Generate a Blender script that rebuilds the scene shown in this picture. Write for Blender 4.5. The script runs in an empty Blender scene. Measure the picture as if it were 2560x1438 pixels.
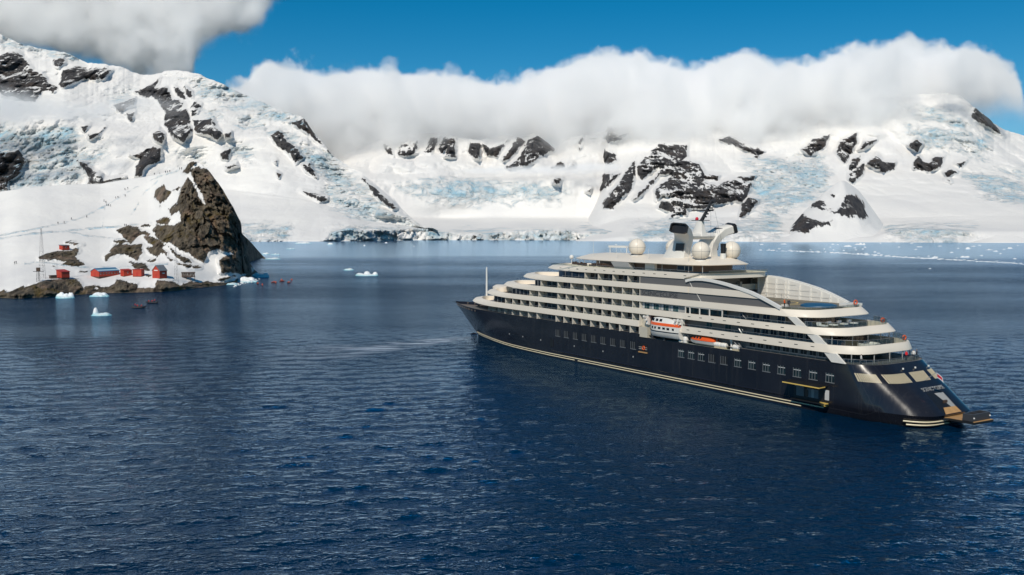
import bpy, bmesh, math, random
import numpy as np
from mathutils import Vector, Matrix
from mathutils.bvhtree import BVHTree
random.seed(7)
R = math.radians
SC = bpy.context.scene
COL = SC.collection

# ------------------------------------------------------------------ camera
FPX, H, YH = 2300.0, 33.0, 567.0            # focal length in photo pixels (2560 wide), eye height, horizon row
PITCH = math.atan((719 - YH) / FPX)
cam_d = bpy.data.cameras.new('camera')
cam_d.sensor_width = 36.0
cam_d.lens = 36.0 * FPX / 2560.0
cam_d.clip_start = 1.0
cam_d.clip_end = 60000.0
cam = bpy.data.objects.new('camera', cam_d)
cam.location = (0, 0, H)
cam.rotation_euler = (R(90) - PITCH, 0, 0)
COL.objects.link(cam)
SC.camera = cam

# ------------------------------------------------------------------ light
SUN_EL, SUN_AZ = 43.0, -161.0               # azimuth clockwise from +Y (view direction): behind, a little to the left
sdir = Vector((math.sin(R(SUN_AZ)) * math.cos(R(SUN_EL)), math.cos(R(SUN_AZ)) * math.cos(R(SUN_EL)), math.sin(R(SUN_EL))))
world = bpy.data.worlds.new('World')
SC.world = world
world.use_nodes = True
wn = world.node_tree
bg = wn.nodes['Background']
sky = wn.nodes.new('ShaderNodeTexSky')
sky.sky_type = 'NISHITA'
sky.sun_disc = False
sky.sun_elevation = R(SUN_EL)
sky.sun_rotation = R(SUN_AZ)
sky.altitude = 0
sky.air_density = 0.75
sky.dust_density = 0.05
sky.ozone_density = 4.0
hs = wn.nodes.new('ShaderNodeHueSaturation')
hs.inputs['Saturation'].default_value = 1.42
hs.inputs['Hue'].default_value = 0.485
wn.links.new(sky.outputs[0], hs.inputs['Color'])
wn.links.new(hs.outputs[0], bg.inputs['Color'])
bg.inputs['Strength'].default_value = 0.078
sun_d = bpy.data.lights.new('sun', 'SUN')
sun_d.energy = 3.45
sun_d.angle = R(0.55)
sun_d.color = (1.0, 0.92, 0.80)
sun = bpy.data.objects.new('sun', sun_d)
sun.rotation_euler = sdir.to_track_quat('Z', 'Y').to_euler()
COL.objects.link(sun)

SC.view_settings.view_transform = 'Standard'
SC.view_settings.look = 'None'
SC.view_settings.exposure = 0.0
SC.view_settings.gamma = 1.0
SC.render.engine = 'CYCLES'
cy = SC.cycles
cy.use_denoising = True
cy.max_bounces = 32
cy.diffuse_bounces = 3
cy.glossy_bounces = 3
cy.transparent_max_bounces = 8
cy.volume_bounces = 24
cy.volume_step_rate = 1.0
cy.volume_max_steps = 128
cy.sample_clamp_indirect = 4.0
cy.caustics_reflective = False
cy.caustics_refractive = False

# ------------------------------------------------------------------ helpers: labels and objects
def tag(o, label=None, cat=None, group=None, kind=None):
    if label: o['label'] = label
    if cat: o['category'] = cat
    if group: o['group'] = group
    if kind: o['kind'] = kind
    return o

def empty(name, loc=(0, 0, 0), rz=0.0):
    o = bpy.data.objects.new(name, None)
    o.location = loc
    o.rotation_euler = (0, 0, rz)
    o.empty_display_size = 0.2
    COL.objects.link(o)
    return o

def link(name, me, parent=None, loc=None, rz=None):
    o = bpy.data.objects.new(name, me)
    COL.objects.link(o)
    if parent: o.parent = parent
    if loc is not None: o.location = loc
    if rz is not None: o.rotation_euler = (0, 0, rz)
    return o

def copy_tree(o, parent=None):
    c = o.copy()
    COL.objects.link(c)
    if parent: c.parent = parent
    for ch in list(o.children):
        copy_tree(ch, c)
    return c

class MB:
    """collects vertices and faces, then links them as ONE mesh object"""
    def __init__(self):
        self.v = []; self.f = []; self.m = []
    def add(self, vs, fs, mi=0):
        b = len(self.v)
        self.v += [tuple(x) for x in vs]
        self.f += [tuple(i + b for i in f) for f in fs]
        self.m += [mi] * len(fs)
        return self
    def box(self, x0, x1, y0, y1, z0, z1, mi=0):
        vs = [(x, y, z) for z in (z0, z1) for y in (y0, y1) for x in (x0, x1)]
        return self.add(vs, [(0, 2, 3, 1), (4, 5, 7, 6), (0, 1, 5, 4), (2, 6, 7, 3), (0, 4, 6, 2), (1, 3, 7, 5)], mi)
    def obox(self, o, ax, ay, az, mi=0):
        """oriented box centred at o with half-vectors ax, ay, az"""
        o = Vector(o); ax, ay, az = Vector(ax), Vector(ay), Vector(az)
        vs = [o + sx * ax + sy * ay + sz * az for sz in (-1, 1) for sy in (-1, 1) for sx in (-1, 1)]
        return self.add(vs, [(0, 2, 3, 1), (4, 5, 7, 6), (0, 1, 5, 4), (2, 6, 7, 3), (0, 4, 6, 2), (1, 3, 7, 5)], mi)
    def tube(self, pts, r, n=6, mi=0, cap=True):
        pts = [Vector(p) for p in pts]
        rs = r if isinstance(r, (list, tuple)) else [r] * len(pts)
        rings = []
        for i, p in enumerate(pts):
            t = (pts[min(i + 1, len(pts) - 1)] - pts[max(i - 1, 0)]).normalized()
            a = t.orthogonal().normalized()
            if abs(t.z) < 0.9: a = t.cross(Vector((0, 0, 1))).normalized()
            b = t.cross(a)
            rings.append([p + (a * math.cos(2 * math.pi * k / n) + b * math.sin(2 * math.pi * k / n)) * rs[i] for k in range(n)])
        return self.loft(rings, closed=True, cap=cap, mi=mi)
    def loft(self, rings, closed=True, cap=False, mi=0):
        n = len(rings[0]); vs = [p for r in rings for p in r]; fs = []
        for i in range(len(rings) - 1):
            for k in range(n if closed else n - 1):
                k2 = (k + 1) % n
                fs.append((i * n + k, i * n + k2, (i + 1) * n + k2, (i + 1) * n + k))
        if cap:
            fs.append(tuple(range(n - 1, -1, -1)))
            fs.append(tuple((len(rings) - 1) * n + k for k in range(n)))
        return self.add(vs, fs, mi)
    def prism(self, poly, axis, a, b, mi=0):
        """extrude a 2D polygon along an axis: axis 'y' takes (x,z) points, 'z' takes (x,y), 'x' takes (y,z)"""
        def P(p, t):
            return (p[0], t, p[1]) if axis == 'y' else (p[0], p[1], t) if axis == 'z' else (t, p[0], p[1])
        return self.loft([[P(p, a) for p in poly], [P(p, b) for p in poly]], closed=True, cap=True, mi=mi)
    def lathe(self, prof, c=(0, 0, 0), n=24, mi=0):
        rings = [[(c[0] + r * math.cos(2 * math.pi * k / n), c[1] + r * math.sin(2 * math.pi * k / n), c[2] + z) for k in range(n)] for r, z in prof]
        return self.loft(rings, closed=True, cap=True, mi=mi)
    def mesh(self, name, mats, smooth=False):
        me = bpy.data.meshes.new(name)
        me.from_pydata([tuple(v) for v in self.v], [], self.f)
        for m in (mats if isinstance(mats, (list, tuple)) else [mats]): me.materials.append(m)
        me.polygons.foreach_set('material_index', self.m)
        bm = bmesh.new(); bm.from_mesh(me)
        bmesh.ops.recalc_face_normals(bm, faces=bm.faces)
        bm.to_mesh(me); bm.free()
        if smooth:
            me.polygons.foreach_set('use_smooth', [True] * len(me.polygons))
            if smooth != 'all': me.set_sharp_from_angle(angle=R(35))
        me.update()
        return me
    def build(self, name, mats, parent=None, smooth=False, loc=None, rz=None):
        return link(name, self.mesh(name, mats, smooth), parent, loc, rz)

# ------------------------------------------------------------------ helpers: materials
def new_mat(name):
    m = bpy.data.materials.new(name); m.use_nodes = True
    nt = m.node_tree
    return m, nt, nt.nodes['Principled BSDF']

def N(nt, typ, ins=None, **attrs):
    n = nt.nodes.new(typ)
    for k, v in attrs.items(): setattr(n, k, v)
    for k, v in (ins or {}).items():
        if hasattr(v, 'is_output') or isinstance(v, bpy.types.NodeSocket): nt.links.new(v, n.inputs[k])
        else: n.inputs[k].default_value = v
    return n

def Mth(nt, op, a, b=0.0, c=0.0, clamp=False):
    n = nt.nodes.new('ShaderNodeMath'); n.operation = op; n.use_clamp = clamp
    for i, v in enumerate((a, b, c)):
        if isinstance(v, bpy.types.NodeSocket): nt.links.new(v, n.inputs[i])
        else: n.inputs[i].default_value = v
    return n.outputs[0]

def Mix(nt, fac, a, b):
    n = nt.nodes.new('ShaderNodeMix'); n.data_type = 'RGBA'
    for s, v in ((n.inputs[0], fac), (n.inputs[6], a), (n.inputs[7], b)):
        if isinstance(v, bpy.types.NodeSocket): nt.links.new(v, s)
        else: s.default_value = v if not isinstance(v, tuple) or len(v) == 4 else (*v, 1)
    return n.outputs[2]

def Rng(nt, v, a, b, c=0.0, d=1.0, smooth=True):
    n = nt.nodes.new('ShaderNodeMapRange'); n.interpolation_type = 'SMOOTHSTEP' if smooth else 'LINEAR'
    nt.links.new(v, n.inputs[0])
    for i, x in enumerate((a, b, c, d)): n.inputs[i + 1].default_value = x
    return n.outputs[0]

def objco(nt, scale=(1, 1, 1)):
    tc = nt.nodes.new('ShaderNodeTexCoord')
    if scale == (1, 1, 1): return tc.outputs['Object']
    mp = nt.nodes.new('ShaderNodeMapping'); mp.inputs['Scale'].default_value = scale
    nt.links.new(tc.outputs['Object'], mp.inputs[0])
    return mp.outputs[0]

def noise(nt, co, scale, detail=3.0, rough=0.55, dist=0.0):
    n = N(nt, 'ShaderNodeTexNoise', {'Vector': co, 'Scale': scale, 'Detail': detail, 'Roughness': rough, 'Distortion': dist})
    return n.outputs['Fac']

def paint(name, col, rough=0.4, var=0.08, scale=0.35, metal=0.0, streak=0.0, spec=0.5):
    """paint with faint weathering: large soft patches and thin vertical run marks"""
    m, nt, b = new_mat(name)
    co = objco(nt)
    n1 = noise(nt, co, scale, 4.0)
    dark = tuple(c * (1 - var * 2) for c in col); lite = tuple(min(1, c * (1 + var)) for c in col)
    c = Mix(nt, n1, dark, lite)
    if streak:
        n2 = noise(nt, objco(nt, (2.2, 2.2, 0.12)), 1.0, 3.0, 0.6)
        c = Mix(nt, Rng(nt, n2, 0.55, 0.8, 0.0, streak), c, tuple(x * 0.55 + 0.02 * k for x, k in zip(col, (1.4, 1.0, 0.6))))
    nt.links.new(c, b.inputs['Base Color'])
    b.inputs['Roughness'].default_value = rough
    b.inputs['Metallic'].default_value = metal
    b.inputs['Specular IOR Level'].default_value = spec
    nt.links.new(Rng(nt, n1, 0.2, 0.8, rough * 0.85, min(1, rough * 1.2), False), b.inputs['Roughness'])
    return m

M = {}
M['white'] = paint('ship_white', (0.83, 0.75, 0.635), 0.4, 0.03, 0.2, streak=0.12)
M['warm_white'] = paint('warm_white', (0.78, 0.755, 0.70), 0.4, 0.05, 0.4, streak=0.25)
M['trim_white'] = paint('trim_white', (0.8, 0.78, 0.73), 0.45, 0.04, 0.5)
M['grey'] = paint('panel_grey', (0.15, 0.145, 0.142), 0.45, 0.06, 0.15)
M['light_grey'] = paint('light_grey', (0.36, 0.36, 0.35), 0.5, 0.08, 0.4)
M['wall'] = paint('cabin_wall', (0.22, 0.21, 0.20), 0.6, 0.1, 0.5)
M['part'] = paint('partition', (0.74, 0.69, 0.60), 0.5, 0.06, 0.6)
M['dark_steel'] = paint('dark_steel', (0.05, 0.05, 0.055), 0.4, 0.15, 0.5)
M['black'] = paint('black_paint', (0.012, 0.012, 0.013), 0.45, 0.2, 0.6)
M['deck'] = paint('deck_grey', (0.17, 0.165, 0.155), 0.7, 0.12, 0.3)
M['deck_brown'] = paint('deck_brown', (0.20, 0.16, 0.125), 0.7, 0.12, 0.3)
M['teak'] = paint('teak', (0.50, 0.29, 0.12), 0.6, 0.15, 1.2)
M['brown'] = paint('brown_wood', (0.085, 0.052, 0.035), 0.5, 0.25, 0.5)
M['orange'] = paint('rescue_orange', (0.80, 0.115, 0.02), 0.35, 0.05, 0.6)
M['ledge'] = paint('ledge_green', (0.34, 0.37, 0.33), 0.6, 0.08, 0.5)
M['yellow'] = paint('safety_yellow', (0.72, 0.50, 0.13), 0.45, 0.06, 0.6)
M['fender'] = paint('fender_cream', (0.80, 0.70, 0.48), 0.45, 0.06, 0.4)
M['gold'] = paint('louvre_cream', (0.62, 0.53, 0.36), 0.45, 0.08, 0.4)
M['red'] = paint('red_fabric', (0.62, 0.02, 0.05), 0.7, 0.1, 2.0)
M['white_fabric'] = paint('white_fabric', (0.8, 0.8, 0.8), 0.8, 0.04, 2.0)
M['pool'] = paint('pool_cover_blue', (0.02, 0.10, 0.20), 0.5, 0.12, 0.3)
M['rail'] = paint('rail_metal', (0.33, 0.34, 0.35), 0.3, 0.1, 2.0, metal=0.6)
M['interior'] = paint('interior_light', (0.55, 0.56, 0.56), 0.6, 0.1, 0.6)

def glass_mat(name, col, rough=0.06):
    m, nt, b = new_mat(name)
    n1 = noise(nt, objco(nt), 0.31, 2.0)
    c = Mix(nt, Rng(nt, n1, 0.35, 0.65), tuple(x * 0.55 for x in col), tuple(x * 1.5 for x in col))
    nt.links.new(c, b.inputs['Base Color'])
    b.inputs['Roughness'].default_value = rough
    b.inputs['IOR'].default_value = 1.5
    return m
M['glass'] = glass_mat('dark_glass', (0.016, 0.019, 0.026))
M['blue_glass'] = glass_mat('blue_glass', (0.02, 0.035, 0.06))
M['teal_glass'] = glass_mat('teal_glass', (0.03, 0.07, 0.075))
def clear_glass():
    m, nt, b = new_mat('rail_glass')
    out = nt.nodes['Material Output']
    tr = N(nt, 'ShaderNodeBsdfTransparent', {'Color': (0.62, 0.68, 0.66, 1)})
    gl = N(nt, 'ShaderNodeBsdfGlossy', {'Color': (0.9, 0.95, 0.95, 1), 'Roughness': 0.05})
    mx = N(nt, 'ShaderNodeMixShader', {0: 0.12, 1: tr.outputs[0], 2: gl.outputs[0]})
    nt.links.new(mx.outputs[0], out.inputs['Surface'])
    return m
M['rail_glass'] = clear_glass()

def hull_mat():
    m, nt, b = new_mat('hull_navy')
    co = objco(nt)
    n1 = noise(nt, co, 0.12, 5.0, 0.6)
    n2 = noise(nt, objco(nt, (1.2, 1.2, 0.06)), 1.0, 4.0, 0.65)
    c = Mix(nt, Rng(nt, n1, 0.3, 0.7), (0.0095, 0.0098, 0.014), (0.016, 0.0165, 0.022))
    c = Mix(nt, Rng(nt, n2, 0.52, 0.85, 0, 0.5), c, (0.045, 0.042, 0.042))
    # plate seams: thin lines every few metres along the hull and by height
    br = N(nt, 'ShaderNodeTexBrick', {'Vector': objco(nt, (0.12, 0.12, 0.12)), 'Scale': 1.0, 'Mortar Size': 0.004, 'Color1': (0, 0, 0, 1), 'Color2': (0, 0, 0, 1), 'Mortar': (1, 1, 1, 1), 'Brick Width': 0.7, 'Row Height': 0.28})
    c = Mix(nt, Mth(nt, 'MULTIPLY', br.outputs['Fac'], 0.35), c, (0.035, 0.035, 0.04))
    nt.links.new(c, b.inputs['Base Color'])
    nt.links.new(Rng(nt, n2, 0.3, 0.8, 0.16, 0.27, False), b.inputs['Roughness'])
    bp = N(nt, 'ShaderNodeBump', {'Strength': 0.12, 'Distance': 0.12, 'Height': noise(nt, objco(nt, (1, 1, 0.6)), 0.5, 3.0)})
    nt.links.new(bp.outputs[0], b.inputs['Normal'])
    b.inputs['Coat Weight'].default_value = 0.15
    b.inputs['Coat Roughness'].default_value = 0.08
    return m
M['hull'] = hull_mat()

# ------------------------------------------------------------------ view geometry (photo pixel -> point in the world)
cp, sp_ = math.cos(PITCH), math.sin(PITCH)
def ray(px, py):
    a, b = (px - 1280) / FPX, (py - 719) / FPX
    return np.array([a, cp - b * sp_, -sp_ - b * cp])
def at_depth(px, py, d):
    """world points on the rays through photo pixels at ground distance d (numpy arrays welcome)"""
    a, b = (px - 1280) / FPX, (py - 719) / FPX
    ry = cp - b * sp_
    return a * d / ry, d + 0 * a, H + (-sp_ - b * cp) * d / ry
def on_water(px, py, z=0.0):
    r = ray(px, py); t = (z - H) / r[2]
    return Vector((r[0] * t, r[1] * t, z))

# ------------------------------------------------------------------ numpy noise
def _hash(ix, iy, iz, seed):
    n = (ix.astype(np.int64) * 374761393 + iy.astype(np.int64) * 668265263 + iz.astype(np.int64) * 2147483647 + seed * 144665) & 0xFFFFFFFF
    n = ((n ^ (n >> 13)) * 1274126177) & 0xFFFFFFFF
    n = ((n ^ (n >> 16)) * 2246822519) & 0xFFFFFFFF
    return ((n ^ (n >> 15)) & 0xFFFFFF) / float(0xFFFFFF)
def vnoise(x, y, z, seed=0):
    ix, iy, iz = np.floor(x), np.floor(y), np.floor(z)
    fx, fy, fz = x - ix, y - iy, z - iz
    s = lambda t: t * t * t * (t * (t * 6 - 15) + 10)
    fx, fy, fz = s(fx), s(fy), s(fz)
    r = 0
    for dx in (0, 1):
        for dy in (0, 1):
            for dz in (0, 1):
                r = r + _hash(ix + dx, iy + dy, iz + dz, seed) * (fx if dx else 1 - fx) * (fy if dy else 1 - fy) * (fz if dz else 1 - fz)
    return r * 2 - 1
def fbm(x, y, z, oct=5, gain=0.5, seed=0, ridged=False):
    a, t, s = 1.0, 0.0, 0.0
    for i in range(oct):
        v = vnoise(x, y, z, seed + i * 17)
        if ridged: v = 1 - 2 * np.abs(v)
        t = t + a * v; s += a; a *= gain
        x, y, z = x * 2.03 + 11.3, y * 2.03 + 5.1, z * 2.03 + 3.7
    return t / s

def blocks(x, y, z, seed=0, tilt=0.9):
    """fractured rock: every Voronoi cell is a flat facet with its own offset and tilt"""
    ix, iy, iz = np.floor(x), np.floor(y), np.floor(z)
    best = np.full(x.shape, 1e9); out = np.zeros(x.shape)
    for dx in (-1, 0, 1):
        for dy in (-1, 0, 1):
            for dz in (-1, 0, 1):
                jx, jy, jz = ix + dx, iy + dy, iz + dz
                h = [_hash(jx, jy, jz, seed + 31 * k) for k in range(6)]
                ex, ey, ez = x - jx - h[0], y - jy - h[1], z - jz - h[2]
                d = ex * ex + ey * ey + ez * ez
                v = (h[3] - .5) + tilt * ((h[4] - .5) * 2 * ex + (h[5] - .5) * 2 * ez)
                m = d < best
                best = np.where(m, d, best); out = np.where(m, v, out)
    return out

def poly_sd(px, py, poly):
    """signed distance to a polygon in photo pixels, positive inside"""
    P = np.array(poly, float); Q = np.roll(P, -1, axis=0)
    d2 = np.full(px.shape, 1e9); ins = np.zeros(px.shape, bool)
    for (x0, y0), (x1, y1) in zip(P, Q):
        ex, ey = x1 - x0, y1 - y0; L = ex * ex + ey * ey + 1e-9
        t = np.clip(((px - x0) * ex + (py - y0) * ey) / L, 0, 1)
        d2 = np.minimum(d2, (px - x0 - t * ex) ** 2 + (py - y0 - t * ey) ** 2)
        c = ((y0 > py) != (y1 > py))
        with np.errstate(divide='ignore', invalid='ignore'):
            ins ^= c & (px < (x1 - x0) * (py - y0) / (y1 - y0 + 1e-12) + x0)
    return np.where(ins, 1, -1) * np.sqrt(d2)
def mask(px, py, polys, soft):
    out = np.full(px.shape, -1.0)
    for poly in polys:
        P = np.array(poly)
        sel = (px > P[:, 0].min() - 2 * soft) & (px < P[:, 0].max() + 2 * soft) & (py > P[:, 1].min() - 2 * soft) & (py < P[:, 1].max() + 2 * soft)
        if sel.any():
            out[sel] = np.maximum(out[sel], np.clip(poly_sd(px[sel], py[sel], poly) / soft, -1, 1))
    return out
def cv(pts, x):
    P = np.array(pts, float)
    return np.interp(x, P[:, 0], P[:, 1])
def sm(a, n):
    """moving average along a curve, ends held"""
    k = np.hanning(2 * n + 3)[1:-1]; k /= k.sum()
    return np.convolve(np.pad(a, n, mode='edge'), k, mode='valid')
def crop(ox, oy, s, polys):
    return [[(ox + a / s, oy + b / s) for a, b in p] for p in polys]

# ------------------------------------------------------------------ terrain materials
def terrain_mat(name, rock_a, rock_b, rock_c, nscale, thr=0.75, lichen=None, grain=1.0, ledge=1.3, cap=0.46):
    """snow with bare rock (attribute rock) and blue glacier ice (attribute ice)"""
    m, nt, b = new_mat(name)
    co = objco(nt)
    rk = N(nt, 'ShaderNodeAttribute', attribute_name='rock').outputs['Fac']
    ic = N(nt, 'ShaderNodeAttribute', attribute_name='ice').outputs['Fac']
    n1 = noise(nt, objco(nt, (1.2, 0.35, 0.6)), nscale, 6.0, 0.68, 0.4)
    n2 = noise(nt, co, nscale * 0.35, 4.0, 0.6)
    n0 = noise(nt, objco(nt, (1.6, 0.25, 0.45)), nscale * 2.4, 5.0, 0.72, 0.6)
    e = Mth(nt, 'ADD', Mth(nt, 'MULTIPLY', Mth(nt, 'MINIMUM', rk, cap), 0.9), Mth(nt, 'MULTIPLY', Mth(nt, 'SUBTRACT', n1, 0.5), 3.2 * thr))
    e = Mth(nt, 'ADD', e, Mth(nt, 'MULTIPLY', Mth(nt, 'SUBTRACT', n2, 0.5), 1.6 * thr))
    e = Mth(nt, 'ADD', e, Mth(nt, 'MULTIPLY', Mth(nt, 'SUBTRACT', n0, 0.5), 2.6 * thr))
    e = Mth(nt, 'MULTIPLY', Mth(nt, 'ADD', e, 0.06), Rng(nt, rk, -1.0, -0.75, 0, 1))
    e = Mth(nt, 'SUBTRACT', e, Rng(nt, rk, -1.0, -0.75, 0.2, 0))
    # snow lies on ledges that face the sky
    geo = nt.nodes.new('ShaderNodeNewGeometry')
    sepn = N(nt, 'ShaderNodeSeparateXYZ', {0: geo.outputs['Normal']})
    e = Mth(nt, 'SUBTRACT', e, Mth(nt, 'MULTIPLY', Mth(nt, 'MAXIMUM', Mth(nt, 'SUBTRACT', sepn.outputs[2], 0.62), 0.0), ledge))
    rmask = Rng(nt, e, -0.05, 0.12)
    # rock colour: strata, blotches
    n3 = noise(nt, objco(nt, (1.3, 0.4, 0.45)), nscale * 2.2 * grain, 6.0, 0.7)
    n4 = noise(nt, co, nscale * 0.6, 3.0, 0.6)
    rc = Mix(nt, Rng(nt, n3, 0.3, 0.7), rock_a, rock_b)
    rc = Mix(nt, Rng(nt, n4, 0.5, 0.72), rc, rock_c)
    if lichen:
        n5 = noise(nt, co, nscale * 0.45, 4.0, 0.65, 1.0)
        rc = Mix(nt, Rng(nt, n5, 0.54, 0.68, 0, 0.75), rc, lichen)
    # snow and ice
    n6 = noise(nt, co, nscale * 0.25, 4.0, 0.5)
    snow = Mix(nt, Rng(nt, n6, 0.3, 0.7), (0.76, 0.75, 0.735), (0.825, 0.81, 0.78))
    n7 = noise(nt, objco(nt, (1, 1, 1.6)), nscale * 1.3, 6.0, 0.72, 0.6)
    n8 = noise(nt, co, nscale * 0.4, 5.0, 0.62)
    icef = Mth(nt, 'ADD', Mth(nt, 'MULTIPLY', ic, 0.55), Mth(nt, 'ADD', Mth(nt, 'MULTIPLY', Mth(nt, 'SUBTRACT', n7, 0.5), 3.0), Mth(nt, 'MULTIPLY', Mth(nt, 'SUBTRACT', n8, 0.5), 3.0)))
    icef = Mth(nt, 'MULTIPLY', Rng(nt, icef, -0.15, 1.25), 0.85)
    icef = Mth(nt, 'MULTIPLY', icef, Rng(nt, ic, -0.98, 0.3))
    icec = Mix(nt, Rng(nt, n7, 0.42, 0.66), (0.60, 0.79, 0.88), (0.30, 0.60, 0.77))
    sc = Mix(nt, icef, snow, icec)
    c = Mix(nt, rmask, sc, rc)
    nt.links.new(c, b.inputs['Base Color'])
    b.inputs['Roughness'].default_value = 0.75
    b.inputs['Specular IOR Level'].default_value = 0.2
    hb = Mth(nt, 'ADD', Mth(nt, 'MULTIPLY', n3, rmask), Mth(nt, 'MULTIPLY', n7, Mth(nt, 'ADD', Mth(nt, 'MULTIPLY', icef, 0.5), 0.12)))
    bp = N(nt, 'ShaderNodeBump', {'Strength': 0.9, 'Distance': 0.55 / nscale / grain, 'Height': hb})
    nt.links.new(bp.outputs[0], b.inputs['Normal'])
    return m

M['far_rock'] = terrain_mat('mountain_ground', (0.036, 0.037, 0.044), (0.105, 0.098, 0.096), (0.085, 0.068, 0.060), 1 / 42.0)
M['near_rock'] = terrain_mat('headland_ground', (0.028, 0.024, 0.021), (0.22, 0.182, 0.132), (0.27, 0.195, 0.145), 1 / 7.0, 0.62, (0.115, 0.082, 0.018), ledge=0.35, cap=0.75)

def set_attr(me, name, arr):
    a = me.attributes.new(name, 'FLOAT', 'POINT')
    a.data.foreach_set('value', np.asarray(arr, np.float32).ravel())

def relief(name, mat, pxs, guides, counts, disp, rocks=(), ices=(), rsoft=7.0, isoft=26.0, seed=0, back=400.0, under=6.0, rockfn=None, smoothg=True):
    """terrain seen across the water: guides run from the shore up to the crest as (row curve, distance curve);
    disp(X,Y,Z,rock,ice) gives relief in metres along the line of sight"""
    n = len(pxs)
    ys, ds = [], []
    for g in range(len(guides)):
        ys.append(np.asarray(guides[g][0], float)); ds.append(np.asarray(guides[g][1], float))
    PX, PY, D = [], [], []
    for g in range(len(guides) - 1):
        k = counts[g]
        for i in range(k):
            t = i / k
            PX.append(pxs); PY.append(ys[g] * (1 - t) + ys[g + 1] * t); D.append(ds[g] * (1 - t) + ds[g + 1] * t)
    PX.append(pxs); PY.append(ys[-1]); D.append(ds[-1])
    PX, PY, D = np.array(PX), np.array(PY), np.array(D)
    if smoothg:                                       # soften the bends at the guides
        for _ in range(6):
            D[1:-1] = (D[:-2] + 2 * D[1:-1] + D[2:]) / 4
    X, Y, Z = at_depth(PX, PY, D)
    rock = mask(PX, PY, rocks, rsoft) if len(rocks) else np.full(PX.shape, -1.0)
    ice = mask(PX, PY, ices, isoft) if len(ices) else np.full(PX.shape, -1.0)
    if rockfn is not None: rock = np.maximum(rock, rockfn(X, Y, Z, PX, PY))
    dd = disp(X, Y, Z, rock, ice, PX, PY)
    k = 1 + dd / D
    X, Y, Z = X * k, Y * k, H + (Z - H) * k
    rows = PX.shape[0]
    # skirt below the water in front, and a slope falling away behind the crest
    rk = np.vstack([rock[:1], rock, rock[-1:], rock[-1:]])
    ik = np.vstack([ice[:1], ice, ice[-1:], ice[-1:]])
    X = np.vstack([X[:1], X, X[-1:] * (1 + back * 0.25 / D[-1:]), X[-1:] * (1 + back / D[-1:])])
    Y = np.vstack([Y[:1], Y, Y[-1:] * (1 + back * 0.25 / D[-1:]), Y[-1:] * (1 + back / D[-1:])])
    Z = np.vstack([Z[:1] - under, Z, np.minimum(Z[-1:] - back * 0.06, Z[-1:]), Z[-1:] - back * 0.6])
    rows += 3
    me = bpy.data.meshes.new(name)
    vs = np.stack([X, Y, Z], -1).reshape(-1, 3)
    idx = np.arange(rows * n).reshape(rows, n)
    q = np.stack([idx[:-1, :-1], idx[:-1, 1:], idx[1:, 1:], idx[1:, :-1]], -1).reshape(-1, 4)
    me.vertices.add(len(vs)); me.vertices.foreach_set('co', vs.astype(np.float32).ravel())
    me.loops.add(q.size); me.loops.foreach_set('vertex_index', q.ravel().astype(np.int32))
    me.polygons.add(len(q)); me.polygons.foreach_set('loop_start', np.arange(0, q.size, 4, dtype=np.int32))
    me.update(calc_edges=True); me.validate()
    me.polygons.foreach_set('use_smooth', [True] * len(q))
    me.materials.append(mat)
    set_attr(me, 'rock', rk); set_attr(me, 'ice', ik)
    o = link(name, me)
    tag(o, kind='structure')
    return o

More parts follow.
